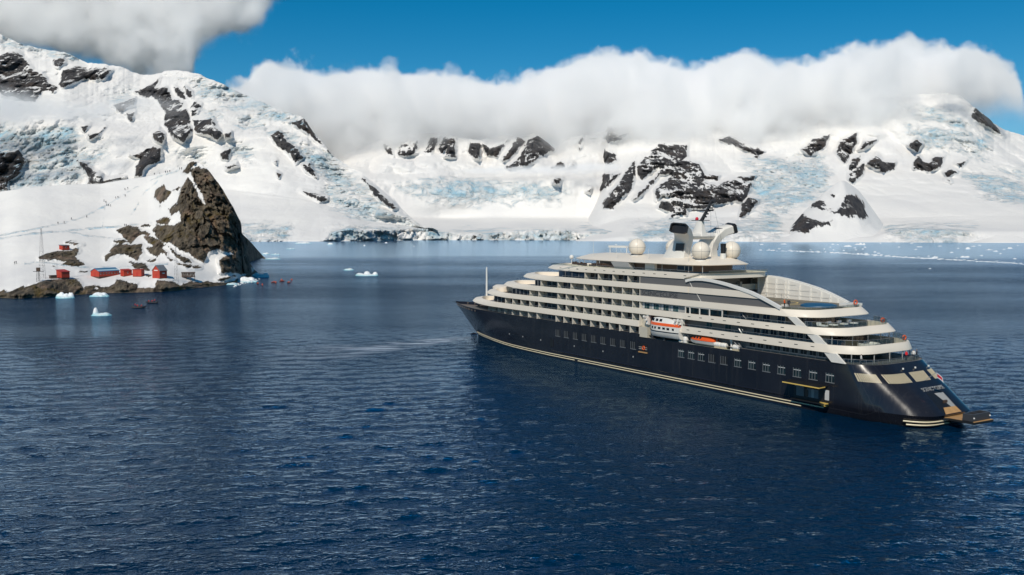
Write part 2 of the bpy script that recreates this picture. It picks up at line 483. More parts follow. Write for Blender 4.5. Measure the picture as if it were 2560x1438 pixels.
# ---- mountain beyond the bay at the left
L1_ROCK = crop(0, 0, 2.844, [
    [(0, 390), (60, 370), (130, 370), (190, 430), (240, 500), (300, 520), (340, 580), (420, 620), (380, 650), (300, 650), (250, 720), (180, 720), (100, 690), (20, 680), (-60, 600)],
    [(380, 425), (440, 415), (465, 440), (420, 480), (390, 470)],
    [(420, 600), (450, 500), (530, 470), (620, 480), (740, 470), (795, 500), (740, 560), (680, 570), (600, 550), (500, 600), (440, 625)],
    [(960, 650), (1090, 590), (1140, 550), (1110, 620), (1180, 620), (1230, 700), (1300, 720), (1340, 800), (1370, 930), (1300, 1010), (1240, 980), (1160, 880), (1180, 800), (1100, 690), (1020, 690)],
    [(1240, 620), (1290, 640), (1320, 700), (1270, 680)], [(1320, 620), (1365, 660), (1365, 700), (1330, 670)],
    [(1350, 790), (1380, 720), (1430, 740), (1400, 800), (1370, 820)],
    [(1370, 850), (1450, 850), (1510, 840), (1540, 900), (1575, 950), (1540, 990), (1480, 960), (1390, 940)],
    [(1600, 950), (1640, 940), (1640, 970), (1610, 980)], [(1080, 950), (1130, 910), (1170, 950), (1150, 1020), (1110, 1000)],
    [(920, 1100), (1000, 1080), (1090, 1040), (1140, 1050), (1145, 1150), (1060, 1170), (1020, 1200), (1000, 1250), (965, 1250), (970, 1180), (1000, 1130)],
    [(570, 895), (640, 880), (600, 935)], [(620, 950), (700, 940), (750, 900), (700, 960), (640, 990)],
    [(-60, 1080), (130, 1060), (175, 1150), (140, 1230), (60, 1290), (50, 1350), (-60, 1360)],
    [(550, 1140), (600, 1150), (660, 1210), (720, 1240), (740, 1270), (890, 1260), (740, 1310), (620, 1310), (640, 1260)],
    [(800, 740), (880, 720), (960, 690), (950, 750), (850, 790)], [(890, 800), (960, 790), (930, 870)],
    [(1930, 960), (1980, 920), (2040, 1000), (2100, 1050), (2150, 1120), (2100, 1160), (2060, 1090), (1950, 1010)],
    [(2150, 1170), (2200, 1160), (2250, 1260), (2180, 1220)], [(1570, 1090), (1630, 1065), (1620, 1130), (1580, 1130)],
    [(1605, 1180), (1680, 1155), (1690, 1180), (1610, 1205)],
    [(2060, 870), (2160, 840), (2200, 890), (2240, 960), (2300, 1020), (2360, 1100), (2270, 1020), (2180, 940)],
    [(2150, 1355), (2250, 1375), (2330, 1400), (2240, 1415)]]) + crop(500, 200, 2.844, [
    [(1160, 700), (1240, 765), (1330, 840), (1400, 910), (1370, 920), (1290, 860), (1230, 790)], [(725, 785), (850, 805), (905, 845), (850, 860), (780, 825)],
    [(545, 655), (570, 670), (560, 690)], [(525, 575), (545, 570), (540, 590)]])
L1_ICE = crop(0, 0, 2.844, [
    [(-200, 890), (540, 900), (560, 1080), (760, 1080), (520, 1300), (60, 1380), (-200, 1380)], [(780, 700), (960, 630), (920, 720), (800, 760)],
    [(1170, 540), (1400, 520), (1750, 600), (2150, 830), (2300, 1010), (2150, 900), (1900, 860), (1620, 770), (1440, 720), (1380, 640)],
    [(1440, 780), (1620, 780), (1600, 850), (1480, 850)], [(1560, 700), (1900, 860), (2060, 1000), (1930, 950), (1700, 900)],
    [(1900, 860), (2100, 960), (2420, 1160), (2600, 1330), (2700, 1440), (2350, 1420), (2330, 1300), (2000, 1000)],
    [(1320, 1100), (1460, 1080), (1450, 1190), (1330, 1170)], [(1600, 1030), (1760, 1040), (1800, 1150), (1680, 1140)],
    [(0, 230), (200, 280), (600, 420), (500, 440), (100, 330), (0, 330)]]) + crop(500, 200, 2.844, [
    [(880, 720), (1200, 880), (1400, 960), (1560, 1020), (1420, 1050), (1000, 940), (900, 860)], [(920, 1070), (1010, 1030), (1420, 1040), (1680, 1050), (1680, 1150), (920, 1150)],
    [(290, 1020), (640, 1040), (640, 1150), (290, 1150)]])
px1 = np.arange(-140, 1096, 2.0)
crest1 = cv([(-140, 40), (0, 85), (60, 112), (110, 122), (160, 130), (215, 155), (260, 160), (300, 167), (350, 184), (385, 187), (410, 178), (440, 174), (470, 177), (520, 194), (560, 210), (600, 231), (650, 252), (700, 274), (755, 291), (768, 305), (780, 324), (800, 348), (830, 385), (870, 414), (905, 430), (925, 447), (950, 470), (985, 497), (1005, 522), (1030, 546), (1050, 562), (1068, 570), (1080, 576), (1096, 590)], px1)
base1 = cv([(-140, 606), (600, 604.5), (800, 604), (940, 602), (1096, 600)], px1)
dbase1 = FPX * H / (base1 - YH)
dcrest1 = cv([(-140, 3700), (430, 3500), (600, 3250), (755, 3000), (900, 2720), (1000, 2480), (1096, 2240)], px1)
cliff1 = cv([(-140, 600), (800, 598), (830, 586), (870, 576), (930, 578), (1000, 574), (1040, 572), (1080, 572), (1096, 580)], px1)
mid1 = cv([(-140, 500), (100, 480), (300, 470), (480, 470), (600, 480), (700, 492), (760, 500), (830, 520), (900, 540), (1000, 562), (1060, 572), (1096, 585)], px1)
up1 = cv([(-140, 300), (0, 300), (160, 300), (300, 330), (430, 350), (560, 370), (680, 410), (740, 440), (800, 460), (870, 482), (930, 508), (1000, 545), (1060, 570), (1096, 582)], px1)
dcrest1 = sm(dcrest1, 20); up1 = sm(up1, 8); mid1 = sm(mid1, 8)
crest1 = np.minimum(crest1, up1 - 2); mid1 = np.minimum(mid1, cliff1 - 1); up1 = np.minimum(up1, mid1 - 1); crest1 = np.minimum(crest1, up1 - 1) + 3.5 * fbm(px1 / 26, px1 * 0, px1 * 0, 4, 0.6, seed=301, ridged=True) * np.clip((1000 - px1) / 200, 0.2, 1)
def disp1(X, Y, Z, rock, ice, PX, PY):
    s = np.clip((base1[None, :] - PY) / 60, 0.0, 1)
    r = np.clip((rock + 1) / 2, 0, 1)
    i = np.clip((ice + 1) / 2, 0, 1)
    d = 150 * fbm(X / 520, Y / 900, Z / 330, 3, seed=3) * s
    rough = np.clip(0.5 + 1.6 * fbm(X / 300, Y / 600, Z / 200, 2, seed=15), 0, 1)
    d += 85 * fbm(X / 190, Y / 420, Z / 150, 4, 0.48, seed=9, ridged=True) * s * (0.35 + 0.65 * np.maximum(r, i))
    d += 12 * fbm(X / 38, Y / 90, Z / 34, 3, 0.6, seed=14, ridged=True) * s * np.clip((520 - PY) / 60, 0.05, 1) * rough ** 2
    d += i * (26 * fbm(X / 42, Y / 60, Z / 34, 4, 0.6, seed=21, ridged=True) + 9 * fbm(X / 14, Y / 20, Z / 12, 3, 0.6, seed=4, ridged=True))
    cl = np.clip((PY - cliff1[None, :] + 2) / 3, 0, 1) * np.clip((base1[None, :] - PY) / 3, 0, 1) * np.clip((PX - 805) / 20, 0, 1)
    d -= cl * (15 * blocks(X / 34, Y * 0 + .5, Z / 50, 14, 1.8) + 10 * blocks(X / 10, Y * 0 + .5, Z / 16, 15, 1.4))
    d -= r * (55 + 35 * fbm(X / 55, Y / 90, Z / 90, 4, 0.6, seed=31, ridged=True))
    return d
mountain1 = relief('mountain', M['far_rock'], px1, [(base1, dbase1), (cliff1, dbase1 + 12), (mid1, dbase1 + cv([(-140, 600), (600, 520), (800, 360), (1000, 120), (1096, 40)], px1)), (up1, dbase1 * 0.42 + dcrest1 * 0.58), (crest1, dcrest1)], [12, 36, 84, 104], disp1, L1_ROCK, L1_ICE, seed=1)

# ---- far range and the glacier at the head of the bay
L2_ROCK = crop(500, 200, 2.844, [
    [(1290, 450), (1330, 425), (1360, 470), (1375, 540), (1320, 510)], [(1400, 520), (1440, 440), (1500, 405), (1550, 430), (1530, 520), (1600, 500), (1640, 410), (1700, 400), (1660, 490), (1640, 520), (1560, 520), (1480, 540), (1410, 540)],
    [(1690, 490), (1735, 400), (1815, 400), (1815, 550), (1740, 545), (1760, 480), (1720, 520)], [(1910, 510), (1925, 440), (1990, 445), (1990, 565), (1950, 560)],
    [(2005, 445), (2060, 480), (2150, 455), (2180, 430), (2110, 540), (2040, 535)], [(2150, 575), (2210, 480), (2260, 390), (2315, 435), (2260, 485), (2200, 560)],
    [(2180, 620), (2280, 540), (2330, 425), (2400, 390), (2470, 430), (2520, 495), (2440, 525), (2400, 565), (2330, 605), (2210, 625)]]) + crop(1300, 60, 2.876, [
    [(230, 1030), (290, 985), (325, 980), (325, 1030), (260, 1040)], [(335, 990), (380, 985), (395, 1020), (340, 1025)], [(232, 1100), (305, 1100), (280, 1150), (240, 1145)],
    [(415, 870), (440, 820), (450, 850), (430, 905)], [(480, 1200), (510, 1185), (500, 1212)]])
L2_ICE = [[(960, 455), (1100, 445), (1300, 455), (1420, 475), (1400, 505), (1250, 515), (1080, 510)], [(1070, 574), (1450, 574), (1450, 606), (1070, 606)], [(1450, 560), (1960, 545), (1960, 606), (1450, 606)]]
px2 = np.arange(830, 1990, 2.4)
crest2 = cv([(830, 400), (900, 372), (950, 350), (1000, 336), (1040, 334), (1100, 332), (1150, 345), (1200, 350), (1245, 340), (1270, 336), (1300, 345), (1335, 333), (1360, 350), (1390, 372), (1420, 345), (1450, 340), (1500, 330), (1640, 330), (1800, 345), (1990, 380)], px2)
base2 = cv([(830, 602), (1100, 600.5), (1440, 601), (1600, 602), (1990, 604)], px2)
cl2 = cv([(830, 586), (1060, 578), (1120, 581), (1200, 586), (1300, 577), (1400, 575), (1450, 582), (1600, 580), (1800, 578), (1990, 582)], px2)
db2 = FPX * H / (base2 - YH)
def disp2(X, Y, Z, rock, ice, PX, PY):
    s = np.clip((base2[None, :] - PY) / 50, 0, 1)
    r = np.clip((rock + 1) / 2, 0, 1); i = np.clip((ice + 1) / 2, 0, 1)
    d = 130 * fbm(X / 600, Y / 900, Z / 300, 3, seed=43) * s
    d += 60 * fbm(X / 130, Y / 300, Z / 120, 4, seed=49, ridged=True) * np.clip((520 - PY) / 100, 0, 1)
    d += i * (6 * fbm(X / 50, Y / 60, Z / 24, 4, 0.6, seed=51, ridged=True) + 3 * fbm(X / 12, Y / 20, Z / 10, 3, 0.6, seed=54, ridged=True))
    cl = np.clip((PY - cl2[None, :] + 2) / 3, 0, 1) * np.clip((base2[None, :] - PY) / 3, 0, 1)
    d -= cl * (16 * blocks(X / 26, Y * 0 + .5, Z / 40, 12, 1.6) + 8 * blocks(X / 9, Y * 0 + .5, Z / 14, 13, 1.4))
    return d - r * (50 + 60 * fbm(X / 80, Y / 90, Z / 120, 4, 0.6, seed=61, ridged=True))
glacier = relief('glacier', M['far_rock'], px2, [(base2, db2), (cl2, db2 + 8), (cv([(830, 540), (1100, 545), (1990, 545)], px2), db2 + 500), (cv([(830, 450), (1990, 455)], px2), db2 * 0 + 2800), (crest2, db2 * 0 + 3220)], [10, 32, 44, 64], disp2, L2_ROCK, L2_ICE, seed=2)

# ---- rocky massif and high snow mountain at the right
L3_ROCK = crop(1300, 60, 2.876, [
    [(600, 760), (620, 720), (670, 730), (680, 780), (780, 780), (720, 840), (640, 850), (610, 830)], [(560, 940), (610, 900), (680, 940), (700, 980), (620, 1000), (570, 980)],
    [(520, 1150), (560, 1080), (720, 1075), (680, 1120), (620, 1180), (570, 1200), (525, 1180)],
    [(600, 1290), (660, 1200), (760, 1070), (830, 960), (830, 1060), (800, 1180), (740, 1240), (670, 1320), (605, 1320)],
    [(840, 1030), (900, 950), (1000, 960), (960, 1050), (880, 1110), (850, 1080)], [(920, 950), (1000, 850), (1200, 870), (1200, 950), (1150, 1010), (1080, 1090), (1000, 1030), (940, 1070)],
    [(815, 1265), (880, 1180), (980, 1090), (1060, 1010), (930, 1175), (840, 1255)],
    [(980, 1080), (1100, 970), (1200, 970), (1280, 1000), (1330, 1070), (1430, 1090), (1420, 1120), (1320, 1130), (1420, 1160), (1500, 1110), (1600, 1085), (1690, 1090), (1650, 1200), (1600, 1280), (1560, 1270), (1500, 1280), (1400, 1290), (1320, 1330), (1200, 1330), (1195, 1370), (1100, 1390), (1060, 1405), (1100, 1350), (990, 1320), (1030, 1240), (980, 1270), (970, 1200), (1090, 1080)],
    [(1580, 1395), (1600, 1290), (1650, 1240), (1725, 1260), (1660, 1340)], [(1440, 830), (1500, 805), (1650, 890), (1745, 930), (1700, 955), (1660, 920)]]) + crop(1860, 60, 2.568, [
    [(590, 820), (630, 740), (720, 700), (730, 760), (690, 830), (650, 890), (620, 860)], [(665, 935), (700, 860), (760, 840), (700, 945)], [(675, 960), (770, 895), (755, 970), (700, 1020), (672, 1005)],
    [(735, 810), (780, 745), (850, 745), (770, 805)], [(795, 895), (850, 835), (890, 880), (970, 890), (960, 925), (900, 950), (850, 935)], [(1055, 780), (1110, 735), (1145, 770), (1110, 815)],
    [(1095, 895), (1120, 845), (1145, 880), (1190, 890), (1230, 850), (1285, 845), (1260, 915), (1190, 945), (1090, 925)], [(1285, 955), (1330, 925), (1365, 950), (1310, 975)], [(1355, 895), (1430, 875), (1395, 915)],
    [(1290, 1000), (1320, 990), (1330, 1015)], [(1455, 595), (1490, 525), (1560, 590), (1640, 690), (1670, 725), (1560, 655)], [(370, 800), (440, 740), (550, 710), (520, 780), (430, 850)],
    [(40, 820), (90, 790), (125, 820), (80, 860)]])
L3_ICE = [[(1860, 400), (2070, 380), (2080, 470), (1980, 540), (1900, 585), (1880, 500)], [(2260, 310), (2480, 330), (2470, 400), (2300, 370)], [(2380, 430), (2560, 420), (2600, 520), (2460, 500)], [(2200, 250), (2360, 270), (2480, 340), (2300, 300)],
          [(2210, 562), (2300, 558), (2440, 565), (2440, 608), (2220, 608)], [(1580, 560), (1960, 540), (1960, 606), (1580, 606)]]
px3 = np.arange(1440, 2760, 2.2)
crest3 = cv([(1440, 600), (1470, 560), (1482, 478), (1497, 400), (1512, 330), (1523, 309), (1545, 322), (1590, 300), (1700, 280), (1800, 300), (1900, 320), (2000, 300), (2100, 270), (2200, 245), (2300, 234), (2370, 231), (2400, 240), (2420, 252), (2450, 280), (2500, 318), (2540, 332), (2600, 352), (2760, 420)], px3)
base3 = cv([(1440, 603), (1700, 604), (2000, 605), (2300, 606.5), (2760, 607.5)], px3)
db3 = FPX * H / (base3 - YH)
cl3 = cv([(1440, 601), (1560, 592), (1700, 588), (1960, 586), (2180, 594), (2225, 580), (2300, 574), (2430, 578), (2760, 580)], px3)
m3 = cv([(1440, 600.5), (1480, 570), (1560, 545), (1700, 545), (1900, 545), (2200, 545), (2760, 535)], px3)
u3 = cv([(1440, 600.2), (1480, 530), (1520, 455), (1600, 440), (1900, 440), (2200, 450), (2500, 440), (2760, 470)], px3)
u3 = sm(u3, 6); m3 = sm(m3, 6)
crest3 = np.minimum(crest3, u3 - .1) + 4 * fbm(px3 / 24, px3 * 0, px3 * 0, 4, 0.6, seed=303, ridged=True) * np.clip((px3 - 1490) / 50, 0, 1)
def disp3(X, Y, Z, rock, ice, PX, PY):
    s = np.clip((base3[None, :] - PY) / 60, 0, 1)
    r = np.clip((rock + 1) / 2, 0, 1); i = np.clip((ice + 1) / 2, 0, 1)
    d = 130 * fbm(X / 560, Y / 900, Z / 300, 3, seed=73) * s
    d += 55 * fbm(X / 190, Y / 450, Z / 110, 4, 0.45, seed=79, ridged=True) * s * np.clip((540 - PY) / 60, 0.12, 1)
    d += i * (20 * fbm(X / 38, Y / 60, Z / 26, 4, 0.6, seed=81, ridged=True) + 6 * fbm(X / 13, Y / 20, Z / 10, 3, 0.6, seed=84, ridged=True))
    return d - r * (40 + 50 * fbm(X / 48, Y / 90, Z / 100, 5, 0.62, seed=91, ridged=True))
mountain2 = relief('mountain', M['far_rock'], px3, [(base3, db3), (cl3, db3 + 20), (m3, db3 + 330), (u3, db3 * 0 + 2700), (crest3, db3 * 0 + 3300)], [10, 38, 60, 86], disp3, L3_ROCK, L3_ICE, seed=3)

# ---- small snow pyramid and the low dome in front of it
L4_ROCK = crop(1860, 60, 2.568, [[(300, 1335), (350, 1215), (420, 1230), (560, 1265), (565, 1295), (450, 1300), (430, 1350), (330, 1335)], [(415, 1160), (500, 1135), (600, 1190), (640, 1105), (700, 1095), (755, 1150), (785, 1255), (640, 1222), (560, 1218), (500, 1205)], [(565, 1090), (590, 1095), (580, 1105)], [(510, 1050), (530, 1035), (525, 1055)]])
px4 = np.arange(1900, 2300, 2.6)
crest4 = cv([(1900, 603), (1940, 590), (1975, 570), (2005, 535), (2035, 505), (2060, 482), (2085, 462), (2100, 452), (2112, 452), (2128, 462), (2148, 478), (2165, 500), (2190, 535), (2215, 570), (2240, 590), (2300, 604)], px4)
base4 = px4 * 0 + 605.5
db4 = FPX * H / (base4 - YH)
def disp4(X, Y, Z, rock, ice, PX, PY):
    r = np.clip((rock + 1) / 2, 0, 1)
    # a ridge line runs down from the summit: the right flank turns away from the sun
    t = np.clip((PX - (2104 + (PY - 452) * 0.42)) / 60, 0, 1)
    return 10 * fbm(X / 90, Y / 200, Z / 60, 3, seed=97) + 55 * t * np.clip((600 - PY) / 80, 0, 1) - r * (7 + 8 * fbm(X / 16, Y / 30, Z / 22, 4, 0.6, seed=99, ridged=True))
hill1 = relief('hill', M['far_rock'], px4, [(base4, db4), (base4 * 0.55 + crest4 * 0.45, db4 + 60), (crest4, db4 + 190)], [26, 34], disp4, L4_ROCK, [], rsoft=14.0, seed=4, back=260)
px5 = np.arange(2420, 2760, 4.0)
crest5 = cv([(2420, 606), (2440, 596), (2460, 588), (2490, 579), (2530, 577), (2600, 580), (2680, 592), (2760, 604)], px5)
hill2 = relief('hill', M['far_rock'], px5, [(px5 * 0 + 607.2, px5 * 0 + FPX * H / 40.2), (crest5, px5 * 0 + FPX * H / 40.2 + 60)], [14], lambda X, Y, Z, r, i, PX, PY: 4 * fbm(X / 60, Y / 90, Z / 30, 3, seed=103), [], [], seed=5, back=120)

# ---- headland with the rock tooth (left foreground)
c2a = lambda p: crop(180, 380, 4.794, p)
c1a = lambda p: crop(0, 560, 5.12, p)
c4b = lambda p: crop(340, 560, 6.093, p)
HD_ROCK = c2a([
    [(1420, 215), (1500, 185), (1600, 195), (1670, 250), (1760, 350), (1850, 470), (1910, 570), (1970, 660), (2040, 760), (2060, 830), (2030, 880), (2060, 940), (2060, 1000), (2090, 1100), (2120, 1200), (2060, 1260), (1950, 1245), (1900, 1190), (1870, 1200), (1760, 1160), (1640, 1200), (1575, 1315), (1500, 1275), (1400, 1220), (1290, 1170), (1200, 1095), (1100, 1090), (1010, 1025), (970, 940), (1020, 870), (1090, 870), (1210, 880), (1310, 830), (1285, 700), (1200, 760), (1175, 690), (1270, 615), (1290, 530), (1310, 430), (1390, 315), (1440, 350), (1480, 430), (1530, 560), (1600, 640), (1570, 540), (1450, 330)],
    [(1330, 240), (1400, 150), (1450, 100), (1480, 130), (1420, 190), (1390, 245)], [(1560, 150), (1640, 150), (1620, 185), (1570, 170)],
    [(1760, 1290), (1850, 1240), (1960, 1225), (2070, 1230), (2160, 1330), (2160, 1460), (1780, 1450), (1765, 1330)],
    [(990, 470), (1100, 390), (1130, 450), (1195, 480), (1120, 570), (1050, 615), (990, 560)], [(1200, 470), (1240, 430), (1300, 420), (1270, 450)],
    [(1015, 830), (1110, 775), (1195, 820), (1150, 870), (1060, 872)], [(525, 930), (600, 915), (690, 880), (790, 895), (835, 980), (740, 1060), (700, 1100), (620, 1020)],
    [(508, 1070), (620, 1060), (690, 1075), (590, 1098)], [(390, 1255), (470, 1185), (500, 1120), (600, 1100), (700, 1110), (840, 1105), (845, 1210), (780, 1300), (620, 1220), (470, 1262), (410, 1295)],
    [(845, 960), (880, 950), (940, 985), (920, 1010), (850, 995)], [(850, 1010), (960, 1012), (1060, 1060), (1105, 1120), (1050, 1200), (1020, 1258), (930, 1205), (880, 1150), (970, 1130), (900, 1060)],
    [(1115, 1100), (1200, 1160), (1260, 1230), (1400, 1275), (1425, 1325), (1340, 1332), (1240, 1240), (1180, 1170)], [(1060, 1165), (1150, 1195), (1130, 1230), (1080, 1200)], [(1145, 1265), (1250, 1310), (1180, 1305)],
    [(855, 1300), (1000, 1278), (1025, 1300), (930, 1332)], [(1250, 1335), (1380, 1338), (1545, 1385), (1400, 1398)], [(690, 1318), (880, 1328), (935, 1425), (760, 1410)], [(820, 890), (880, 865), (980, 885), (950, 895)],
    [(1055, 640), (1095, 655), (1070, 680)]]) + c1a([
    [(495, 430), (560, 390), (740, 338), (880, 338), (990, 303), (1018, 340), (960, 420), (1115, 545), (1000, 558), (780, 530), (840, 480), (700, 460), (510, 468)], [(848, 240), (940, 218), (1065, 265), (960, 285)],
    [(-40, 935), (40, 905), (300, 800), (420, 770), (520, 730), (700, 705), (1000, 715), (1060, 800), (1075, 855), (1250, 860), (1300, 885), (900, 915), (500, 945), (60, 955), (-40, 975)],
    [(1075, 800), (1220, 788), (1210, 865), (1100, 865)], [(1235, 790), (1380, 800), (1470, 760), (1490, 710), (1620, 738), (1760, 768), (1765, 860), (1600, 880), (1250, 868)], [(1980, 800), (2010, 715), (2200, 728), (2300, 778), (2400, 788), (2380, 845), (2000, 875)],
    [(1005, 590), (1120, 598), (1105, 642), (1000, 622)], [(-60, 880), (60, 840), (40, 900), (-60, 960)], [(1870, 650), (1940, 655), (1910, 680)], [(680, 545), (710, 543), (700, 552)]]) + c4b([
    [(700, 900), (800, 890), (1100, 885), (1350, 888), (1340, 945), (780, 960), (690, 990)], [(1220, 845), (1480, 780), (1520, 790), (1400, 840), (1250, 870)], [(1390, 780), (1480, 790), (1450, 800)]])
HD_GUANO = c1a([[(300, 800), (420, 770), (700, 705), (1000, 715), (1060, 800), (1000, 880), (700, 860), (480, 820)], [(840, 480), (960, 440), (1110, 540), (800, 525)], [(1560, 370), (1840, 400), (1750, 470), (1600, 440)], [(1700, 480), (1880, 500), (1930, 600), (1780, 600)]])
def strip(pts, w):
    A = [(x, y - w) for x, y in pts]; B = [(x, y + w) for x, y in reversed(pts)]
    return A + B
HD_TRACK = [strip([(-20, 592), (60, 578), (150, 560), (200, 546), (262, 516), (300, 493), (330, 474), (400, 440), (450, 426)], 2.2), strip([(-20, 600), (80, 584), (190, 575), (300, 566), (380, 556)], 2.2), strip([(395, 452), (360, 482), (340, 520), (322, 545)], 2.0), strip([(150, 575), (220, 590), (320, 600)], 2.0), strip([(262, 518), (258, 545), (255, 570)], 1.6), strip([(60, 660), (110, 655), (200, 668), (300, 668), (420, 660)], 2.4)]
pxh = np.arange(-190, 646, 1.5)
bh = cv([(-190, 749), (0, 744), (40, 747), (100, 744), (180, 738), (260, 733), (320, 732), (410, 730), (470, 723), (500, 719), (553, 714), (595, 708), (627, 692), (646, 684)], pxh)
ch = cv([(-190, 492), (0, 479), (40, 474), (100, 467), (170, 461.5), (250, 460), (300, 451), (370, 441), (430, 426), (455, 417), (470, 409), (481, 403), (492, 404), (505, 410), (520, 424), (532, 440), (545, 456), (557, 474), (570, 496), (582, 516), (592, 536), (601, 553), (604, 566), (603.9, 580), (607, 598), (611, 622), (616, 640), (624, 656), (632, 668), (640, 678), (646, 683)], pxh)
dbh = sm(FPX * H / (bh - YH), 22)
f1 = cv([(-190, .08), (0, .09), (100, .14), (250, .10), (400, .11), (470, .07), (560, .03), (600, .05), (646, .2)], pxh)
f2 = cv([(-190, .32), (300, .28), (470, .24), (560, .16), (600, .22), (646, .5)], pxh)
f3 = cv([(-190, .68), (300, .66), (480, .62), (600, .6), (646, .75)], pxh)
f1, f2, f3 = sm(f1, 20), sm(f2, 20), sm(f3, 20)
lerp = lambda f: bh * (1 - f) + ch * f
def disph(X, Y, Z, rock, ice, PX, PY):
    r = np.clip((rock + 1) / 2, 0, 1)
    cliff = np.clip((PX - 430) / 60, 0, 1) * np.clip((ch[None, :] + 260 - PY) / 60, 0, 1) * r
    d = 5 * fbm(X / 60, Y / 80, Z / 40, 3, seed=111) + 1.2 * fbm(X / 14, Y / 20, Z / 10, 3, seed=112)
    # slabs dip from upper left to lower right
    q = X * 0.80 + Z * 0.6; w = -X * 0.6 + Z * 0.80
    d -= r * (1.6 + 3.4 * fbm(X / 7, Y / 9, Z / 6, 4, 0.6, seed=113, ridged=True))
    jx, jz = 2.2 * fbm(X / 6, Y / 8, Z / 6, 3, seed=141), 2.2 * fbm(X / 6, Y / 8, Z / 6, 3, seed=142)
    d -= cliff * (7 * fbm(q / 20, Y / 40, w / 70, 3, 0.5, seed=117, ridged=True) + 9 * blocks((q + jx) / 9, Y / 30, (w + jz) / 26, 5) + 4.5 * blocks((q + jx) / 3.6, Y / 14, (w + jz) / 8, 6) + 1.6 * fbm(q / 2.4, Y / 5, w / 4, 3, 0.6, seed=119, ridged=True))
    d -= r * (1 - cliff) * 1.6 * blocks((q + jx) / 3.5, Y / 8, (w + jz) / 3.2, 8)
    return d * np.clip((bh[None, :] - PY) / 8, 0.15, 1)
def rockfn(X, Y, Z, PX, PY):
    e = np.clip(1 - Z / cv([(-190, 1.6), (0, 3.0), (230, 2.2), (460, 2.4), (500, 1.2), (560, 0.8), (600, 2.0), (646, 3.0)], PX), -1, 0.6)
    return np.where(Z < 6, e * 1.3, -1)
ch = ch + 1.6 * fbm(pxh / 9, pxh * 0, pxh * 0, 4, 0.6, seed=305, ridged=True) * np.clip((pxh - 440) / 30, 0, 1) * np.clip((640 - pxh) / 20, 0, 1)
d1, d2, d3, d4 = [sm(cv(p, pxh), 16) for p in ([(-190, 12), (470, 12), (560, 6), (646, 3)], [(-190, 62), (380, 58), (480, 36), (560, 14), (646, 8)], [(-190, 125), (380, 118), (480, 66), (560, 32), (646, 12)], [(-190, 190), (380, 176), (480, 96), (560, 52), (646, 18)])]
headland = relief('headland', M['near_rock'], pxh, [(bh, dbh), (lerp(f1), dbh + d1), (lerp(f2), dbh + d2), (lerp(f3), dbh + d3), (ch, dbh + d4)], [12, 34, 70, 70], disph, HD_ROCK, HD_TRACK, rsoft=8.0, isoft=3.5, rockfn=rockfn, seed=6, back=60, under=3)
# far spur of the headland, behind the tooth: rock over the whole slope stands in for shade
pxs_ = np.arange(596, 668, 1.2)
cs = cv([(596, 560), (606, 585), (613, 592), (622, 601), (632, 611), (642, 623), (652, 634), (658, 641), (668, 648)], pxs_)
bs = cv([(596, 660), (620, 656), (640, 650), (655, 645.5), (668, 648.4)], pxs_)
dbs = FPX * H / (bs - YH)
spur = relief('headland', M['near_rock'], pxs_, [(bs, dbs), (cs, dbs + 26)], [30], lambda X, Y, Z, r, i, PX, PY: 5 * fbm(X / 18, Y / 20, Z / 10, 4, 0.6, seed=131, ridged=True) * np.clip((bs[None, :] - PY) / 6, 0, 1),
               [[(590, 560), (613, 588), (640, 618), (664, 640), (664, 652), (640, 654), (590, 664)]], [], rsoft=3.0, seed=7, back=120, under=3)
for o, l in ((mountain1, 'broad snow mountain with blue icefalls behind the headland'), (mountain2, 'high snow mountain with dark rock faces under the cloud'), (glacier, 'wide white glacier and far peaks at the head of the bay'),
             (hill1, 'small snow pyramid with rock bands above the water'), (hill2, 'low smooth snow dome at the water edge'), (headland, 'snowy headland with a steep brown rock tooth'), (spur, 'shaded spur of rock and ice behind the rock tooth')):
    tag(o, l, kind='structure')

# ------------------------------------------------------------------ the cruise ship (built in its own axes: x ahead, y to port, z up)
def ship_frame():
    half = 9.5
    dv = ray(-215, YH); u = Vector((dv[0], dv[1], 0)).normalized()
    port = Vector((-u.y, u.x, 0))
    P = on_water(1850, 978.1, 0.9); S = on_water(2281, 1060, 0.9)
    o = P + u * (S - P).dot(u) - port * half
    return Vector((o.x, o.y, 0)), math.atan2(u.y, u.x)
SO, SRZ = ship_frame()
SMAT = Matrix.Translation(SO) @ Matrix.Rotation(SRZ, 4, 'Z')
ship = empty('cruise_ship', SO, SRZ)
tag(ship, 'long expedition cruise ship with navy hull and stacked white decks', 'ship')
def on_ship(x, y, z): return SMAT @ Vector((x, y, z))

def outline(nose, aft, half, L=25.0, ac=5.5, p=1.6, n=14, ap=6, na=10, flat=False):
    """plan of a deck: rounded bow, straight sides, gently bowed stern; closed ring of (x, y)"""
    pts = []
    if flat: pts = [(nose, 0.0), (nose, half * 0.5), (nose, half)]
    else:
        for i in range(n + 1):
            a = math.pi / 2 * i / n
            pts.append((nose - L + L * math.cos(a) ** (2 / p), half * math.sin(a) ** (2 / p)))
    x0, x1 = pts[-1][0], aft + ac
    for i in range(1, 6): pts.append((x0 + (x1 - x0) * i / 6, half))
    for i in range(na + 1):
        r = math.sin(math.pi / 2 * (1 - i / na))
        pts.append((aft + ac * r ** ap, half * r))
    return pts + [(x, -y) for x, y in reversed(pts[1:-1])]
ring = lambda o, z: [(x, y, z) for x, y in o]

